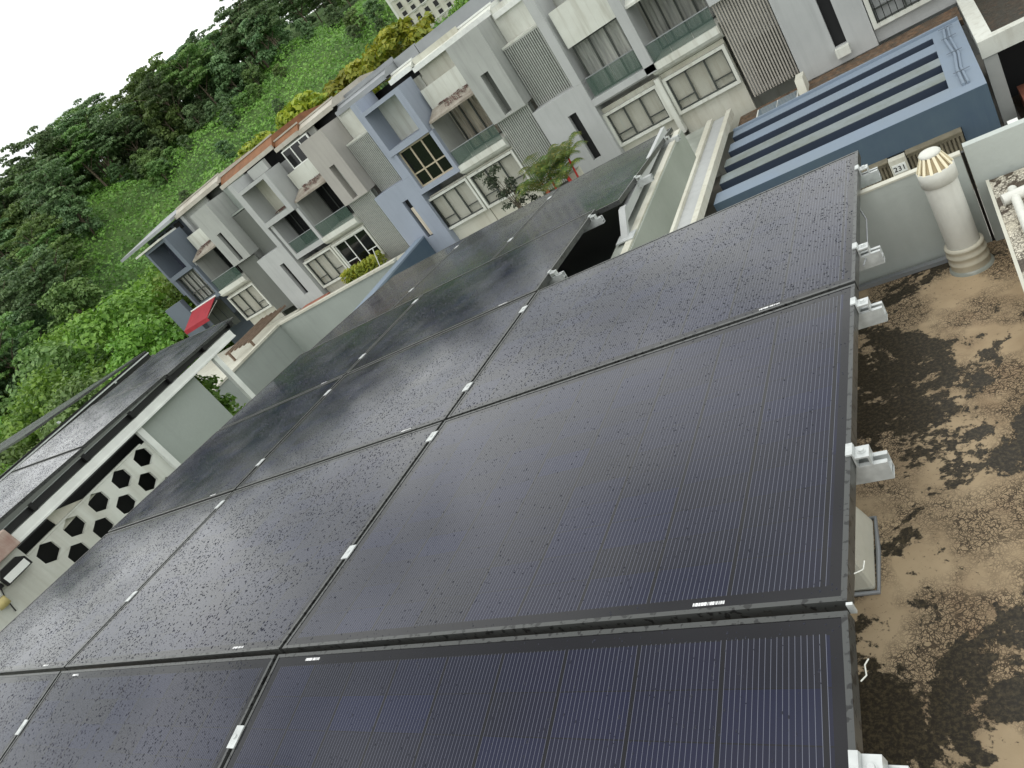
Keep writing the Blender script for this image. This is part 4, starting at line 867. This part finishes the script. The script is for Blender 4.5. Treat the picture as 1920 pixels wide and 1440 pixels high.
# rails, clamps
def railz(y): return -.0733 * y
RAILS = [(.42, 0.0), (1.085, 0.0), (1.455, 0.0), (2.19, 0.0)]
def rail(y, x0, x1, tilt, ztop, label):
    o = bpy.data.objects.new('mounting_rail', None); o.empty_display_size = .1; col.objects.link(o); o.location = (x0, y, ztop); o.rotation_euler = (tilt, 0, 0); tag(o, label, 'rail', 'aluminium rails under the near array')
    m = MB(); L_ = x1 - x0
    m.box(0, L_, -.02, -.0165, -.048, 0).box(0, L_, .0165, .02, -.048, 0).box(0, L_, -.0165, .0165, -.048, -.044).box(0, L_, -.0165, .0165, -.03, -.027)
    m.box(0, L_, -.0165, -.0075, -.0035, 0).box(0, L_, .0075, .0165, -.0035, 0)
    c = m.build('extrusion', 'alu', None, .0008); c.parent = o; return o
EXT = {}
def clamp_end(y, z, tilt, x, label):
    """Z-shaped end clamp with bolt, gripping the frame at local x = 0"""
    o = bpy.data.objects.new('end_clamp', None); o.empty_display_size = .05; col.objects.link(o); o.location = (x, y, z); o.rotation_euler = (tilt, 0, 0); tag(o, label, 'clamp', 'end clamps along the right edges')
    if not EXT:
        for nm, mb in (('bracket', MB().box(-.010, .004, -.02, .02, .0006, .005).box(.0012, .005, -.02, .02, -.034, .0005).box(.0051, .034, -.02, .02, -.012, -.008).box(.030, .034, -.02, .02, -.034, -.0121)),
                       ('bolt', MB().lathe([(.0001, -.001), (.0055, -.001), (.006, -.002), (.006, -.0075)], .019, 0, 16).lathe([(.0085, -.0078), (.0085, -.0065), (.006, -.0062)], .019, 0, 18))):
            me = bpy.data.meshes.new(nm); me.from_pydata([tuple(v) for v in mb.v], [], mb.f); me.materials.append(M['alu']); EXT[nm] = me
    for nm in ('bracket', 'bolt'):
        c = bpy.data.objects.new(nm, EXT[nm]); col.objects.link(c); c.parent = o
mid_me = bpy.data.meshes.new('clamp_plate'); mm_ = MB().box(-.019, .019, -.032, .032, .0005, .0045).box(-.004, .004, -.03, .03, -.03, .0004); mid_me.from_pydata(mm_.v, [], mm_.f); mid_me.materials.append(M['alu'])
mb_me = bpy.data.meshes.new('clamp_bolt'); mm_ = MB().lathe([(.0001, .008), (.006, .008), (.0065, .0046)], 0, 0, 14); mb_me.from_pydata(mm_.v, [], mm_.f); mb_me.materials.append(M['alu'])
def clamp_mid(x, y, z, tilt, label):
    o = bpy.data.objects.new('mid_clamp', None); o.empty_display_size = .05; col.objects.link(o); o.location = (x, y, z); o.rotation_euler = (tilt, 0, 0); tag(o, label, 'clamp', 'silver mid clamps on the panel seams')
    for nm, me in (('plate', mid_me), ('bolt', mb_me)):
        c = bpy.data.objects.new(nm, me); col.objects.link(c); c.parent = o
ORD = ('first', 'second', 'third', 'fourth', 'fifth', 'sixth', 'seventh')
ry = [(-.26, T0), (.42, T1), (1.085, T1), (1.455, T1), (2.19, T1), (2.65, T1), (3.48, T1)]
for i, (y, tl) in enumerate(ry):
    z = y * math.tan(tl); xr = .052 if i < 5 else -W_ + .062
    rail(y, -5.28, xr, tl, z - FT - .001, 'silver mounting rail under the panels, %s from the viewer' % ORD[i])
    clamp_end(y, z, tl, (-.010 if i < 5 else -W_ - .010), ('white end clamp on the right edge of the array, %s from the viewer' if i < 5 else 'white end clamp on the stepped inner edge, %s from the viewer') % ORD[i])
    clamp_mid(-2 * W_, y, z, tl, 'silver mid clamp on the left seam, %s from the viewer' % ORD[i])
    if i < 5: clamp_mid(-W_, y, z, tl, 'silver mid clamp on the right seam, %s from the viewer' % ORD[i])
for i, y in enumerate((4.09, 5.05)):
    z = -.288 + (y - 3.63) * math.tan(T4)
    rail(y, -5.25, -1.47, T4, z - FT - .001, 'silver mounting rail under the far upright panels, %s one' % ('nearer', 'farther')[i])
    clamp_end(y, z, T4, -1.58, 'white end clamp on the far upright panels, %s one' % ('nearer', 'farther')[i])
    for x, nm in ((-2.775, 'right'), (-3.98, 'left')): clamp_mid(x, y, z, T4, 'silver mid clamp between the far upright panels, %s seam, %s one' % (nm, ('nearer', 'farther')[i]))
# legs and rail under the far panels
t = thing('support_leg', 'pale steel leg carrying the corner of the far upright panels', 'leg', (-1.6, 3.4, -.6))
MB().add([(-1.60, 3.37, -.474), (-1.55, 3.37, -.474), (-1.55, 3.42, -.474), (-1.60, 3.42, -.474), (-1.60, 3.58, -.34), (-1.55, 3.58, -.34), (-1.55, 3.63, -.34), (-1.60, 3.63, -.34)], [(3, 2, 1, 0), (4, 5, 6, 7), (0, 1, 5, 4), (1, 2, 6, 5), (2, 3, 7, 6), (3, 0, 4, 7)]).build('strut', 'grey_l', t)
MB().box(-1.63, -1.5, 3.33, 3.45, -.4745, -.466).build('foot_plate', 'alu', t)
tag(bx('purlin', 'grey_l', None, -1.62, -1.585, 3.6, 5.2, -.44, -.375), 'pale steel purlin below the side of the far upright panels', 'beam')
tag(bx('purlin', 'grey_l', None, -4.9, -4.86, 2.25, 5.2, -.5, -.44), 'hidden steel purlin below the left of the far panels', 'beam')
# concrete footing under the panel edge
t = thing('footing', 'small sloping concrete footing under the right edge of the array', 'footing', (-.12, .62, RZ))
MB().add([(-.30, .49, RZ), (-.142, .49, RZ), (-.142, .74, RZ), (-.30, .74, RZ), (-.28, .55, -.34), (-.20, .55, -.34), (-.20, .70, -.34), (-.28, .70, -.34)], [(3, 2, 1, 0), (4, 5, 6, 7), (0, 1, 5, 4), (1, 2, 6, 5), (2, 3, 7, 6), (3, 0, 4, 7)]).build('block', 'cream', t, .012)
MB().tube([(-.30, .485, RZ + .003), (-.139, .485, RZ + .003), (-.135, .62, RZ + .004), (-.139, .745, RZ + .003), (-.30, .745, RZ + .003)], .007, 8).build('sealant_bead', 'metal_g', t)
MB().box(-.235, -.2, .6, .64, -.36, -.13).build('bracket', 'alu', t)
# little cables at the panel edge
for i, (pts, lab) in enumerate((([(.0, -.125, -.03), (.006, -.11, -.038), (.003, -.09, -.04), (.007, -.075, -.046)], 'white cable loop at the edge of the front panel'), ([(-.008, .09, -.03), (.004, .10, -.035), (.002, .115, -.05), (.006, .13, -.045)], 'short white cable stub below the panel edge'), ([(.004, 1.36, -.13), (.006, 1.5, -.17), (.0, 1.8, -.2), (-.05, 2.03, -.19)], 'thin grey cable hanging along the array edge'))):
    tag(MB().tube(pts, .0014 if i < 2 else .0025, 6).build('cable', 'pvc' if i < 2 else 'metal_g', None), lab, 'cable')
tag(MB().box(-.011, .0, -.003, .003, -.02, .004).build('corner_clip', 'alu', None), 'bright metal clip at the ridge corner of the array', 'clip')

# ------------------------------------------------------------------ left neighbour roof: frame, panels, pierced screen
NX = -7.2
nf = thing('roof_frame', 'white steel frame carrying the left neighbour solar panels', 'frame', (NX, 3, -3))
MB().box(NX - .035, NX + .02, 1.35, 4.62, .015, .1).build('beam', 'frame_w', nf); MB().box(NX + .021, NX + .03, 1.35, 4.62, .0, .02).build('lip', 'frame_w', nf)
for y in (2.93, 4.22): MB().box(NX - .06, NX, y - .035, y + .035, -3.2, .014).build('post', 'frame_w', nf)
MB().box(NX - 3.6, NX - .081, 4.52, 4.62, .02, .1).build('beam', 'frame_w', nf)
t = thing('screen_wall', 'greenish grey panel wall under the neighbour frame', 'wall', (NX, 3.4, -3.2)); MB().box(NX - .14, NX - .06, 2.95, 3.87, -3.2, .012).build('panel', 'wallgreen', t)
t = thing('pierced_screen', 'white screen pierced with rows of black hexagonal holes', 'screen', (NX, 2.1, -3.2))
def hexa(cy, cz, r, sq=1.0): return [(cy + r * math.cos(a) * 1.0, cz + r * math.sin(a) * sq) for a in [i * math.pi / 3 for i in range(6)]]
# screen plate as one face with holes: built from strips around each hexagon cell
def screen(mb, y0, z0, cols, rows, pw, ph, hr):
    xo, xi = NX - .05, NX - .09
    for r in range(rows):
        for c in range(cols - (r % 2)):
            cy = y0 + (c + .5) * pw + (pw / 2 if r % 2 else 0); cz = z0 - (r + .5) * ph
            rect = [(cy - pw / 2, cz - ph / 2), (cy, cz - ph / 2), (cy + pw / 2, cz - ph / 2), (cy + pw / 2, cz + ph / 2), (cy, cz + ph / 2), (cy - pw / 2, cz + ph / 2)]
            hx = [(cy + hr * math.cos(a), cz + hr * math.sin(a)) for a in [math.pi * (7 / 6 + i / 3) for i in range(6)]]
            for i in range(6):
                j = (i + 1) % 6
                mb.add([(xo, *rect[i]), (xo, *rect[j]), (xo, *hx[j]), (xo, *hx[i])], [(0, 1, 2, 3)])
                mb.add([(xo, *hx[i]), (xo, *hx[j]), (xi, *hx[j]), (xi, *hx[i])], [(0, 1, 2, 3)])
mb = MB()
for r in (1, 3, 5):
    for a0, a1 in ((1.331, 1.49), (2.762, 2.921)):
        za = -.145 - r * .21; mb.add([(NX - .05, a0, za - .21), (NX - .05, a1, za - .21), (NX - .05, a1, za), (NX - .05, a0, za)], [(0, 1, 2, 3)])
screen(mb, 1.331, -.145, 5, 6, .318, .21, .107); mb.build('plate', 'white', t)
MB().box(NX - .6, NX - .55, 1.2, 3.2, -3.2, -.1).build('dark_backing', 'black', t)
MB().box(NX - .09, NX - .045, 1.36, 2.84, -.143, -.125).build('top_rail', 'white', t)
tag(MB().prism([(1.72, .02), (1.74, -.21), (2.19, -.18)], 'x', NX - .12, NX - .095).build('board', 'cream', None), 'stained cream board leaning behind the pierced screen', 'board')
tag(bx('inner_wall', 'wallgreen', None, NX - 1.6, NX - 1.5, 1.35, 4.1, -3.2, .0), 'grey inner wall behind the pierced screen', 'wall')
nw = thing('neighbour_wall', 'plain white wall carrying a floodlight at the left edge', 'wall', (NX, .5, -3.2)); MB().box(NX - .2, NX - .03, -1.5, 1.35, -3.2, -.01).build('wall', 'white', nw)
tag(MB().box(NX - .25, NX + .06, .72, 1.38, .0, .19).build('block', 'growthblock' if 'growthblock' in M else 'cream', None, .01), 'rust stained white masonry block on the neighbour wall', 'block')
fl = thing('floodlight', 'black floodlight bracketed to the white wall', 'lamp', (NX, 1.15, -.15))
MB().prism([(1.05, -.19), (1.05, -.10), (1.10, -.05), (1.26, -.05), (1.31, -.10), (1.31, -.19)], 'x', NX + .03, NX + .07).build('housing', 'blackmetal', fl)
MB().box(NX + .0705, NX + .075, 1.07, 1.29, -.18, -.11).build('lens', 'frame_w', fl)
MB().box(NX - .029, NX + .03, 1.00, 1.04, -.17, -.13).build('bracket', 'blackmetal', fl)
MB().tube([(NX - .02, 1.02, -.17), (NX - .01, .98, -.25), (NX - .02, .95, -.4)], .006, 6).build('cord', 'blackmetal', fl)
tag(MB().lathe([(.001, -.30), (.05, -.30), (.05, -.22), (.001, -.22)], NX + .02, .93, 14).build('junction_box', 'yellowpl', None), 'yellowed round junction box on the white wall', 'box')
# shrub between wall and post
bl = [(NX - .55 + rnd.uniform(-.35, .3), 4.06 + rnd.uniform(-.16, .2), -.62 + rnd.uniform(-.45, .5), .17, .15, .15) for k in range(44)]
p_, q_ = blob_points(bl, 3600, 12, .3); t = thing('potted_bush', 'lime green bush between the panel wall and the frame post', 'bush', (NX - .5, 4.05, -1.4))
o = bpy.data.objects.new('foliage', leaf_mesh('foliage', p_ - np.array([NX - .5, 4.05, -1.4]), q_, .04, 'lf_lime', 13)); col.objects.link(o); o.parent = t
MB().tube([(NX - .5, 4.05, -3), (NX - .5, 4.05, -.8)], [.04, .02], 6).build('stem', 'bark', t)
# neighbour panels: near array of the neighbour, two across
Tn = rad(-1.55)
for r in range(4):
    y = 4.83 - (r + 1) * H_; zz = .262 - .027 * (y - 1.69)
    panel((NX - W_ * math.cos(rad(4)) + .01, y, zz + .1215 + .010 * (r % 2)), Tn, 'sky reflecting panel on the neighbour frame, %s from the far end' % ORD[r], PM, DROPS[r % 2], None, 'solar panels on the neighbour frame', 0, rad(4.0))
for i, y in enumerate((1.7, 2.35, 3.0, 3.6, 4.2, 4.7)):
    tag(MB().box(NX - .02, NX + .015, y - .03, y + .03, .12, .17).box(NX - .04, NX - .0201, y - .02, y + .02, .105, .19).build('rail_bracket', 'blackmetal', None), 'black rail bracket below the neighbour panels, %s from the near end' % ORD[i], 'bracket', 'black brackets under the neighbour panels')
tag(bx('dark_rail', 'blackmetal', None, NX - .10, NX - .05, 0.3, 4.75, .108, .17), 'black rail along the edge of the neighbour panels', 'rail')
# second neighbour array beyond
for c in range(5):
    panel((-11.6 - (c + 1) * W_, 5.05, .33), rad(-4.9), 'green reflecting panel of the farther neighbour array, %s from its right end' % ORD[c], PMF, None, None, 'solar panels of the farther neighbour')
    panel((-11.6 - (c + 1) * W_, 3.85, .43), rad(-4.9), 'nearer row panel of the farther neighbour array, %s from its right end' % ORD[c], PMF, None, None, 'solar panels of the farther neighbour')
t = thing('roof_frame', 'dark rail and grey kerb carrying the farther neighbour array', 'frame', (-11.6, 4, -.5))
MB().box(-11.62, -11.56, 1.5, 6.2, .1, .22).build('rail', 'blackmetal', t); MB().box(-11.55, -11.53, 1.5, 6.2, .17, .19).build('edge_trim', 'alu', t); MB().box(-11.9, -11.62, 1.5, 6.3, -.6, .1).build('kerb', 'grey_d', t)
for i, y in enumerate((3.2, 4.3, 5.4)): clamp_end(y, .30 - (y - 4) * .085, rad(-4.9), -11.58, 'white end clamp on the farther neighbour array, %s one' % ORD[i])
nb = thing('neighbour_house', 'left neighbour house below the white steel frame', 'house', (-11, 0, GZ)); MB().box(-18, -7.4, -7, 4.0, GZ, -3.2).build('body', 'grey', nb)
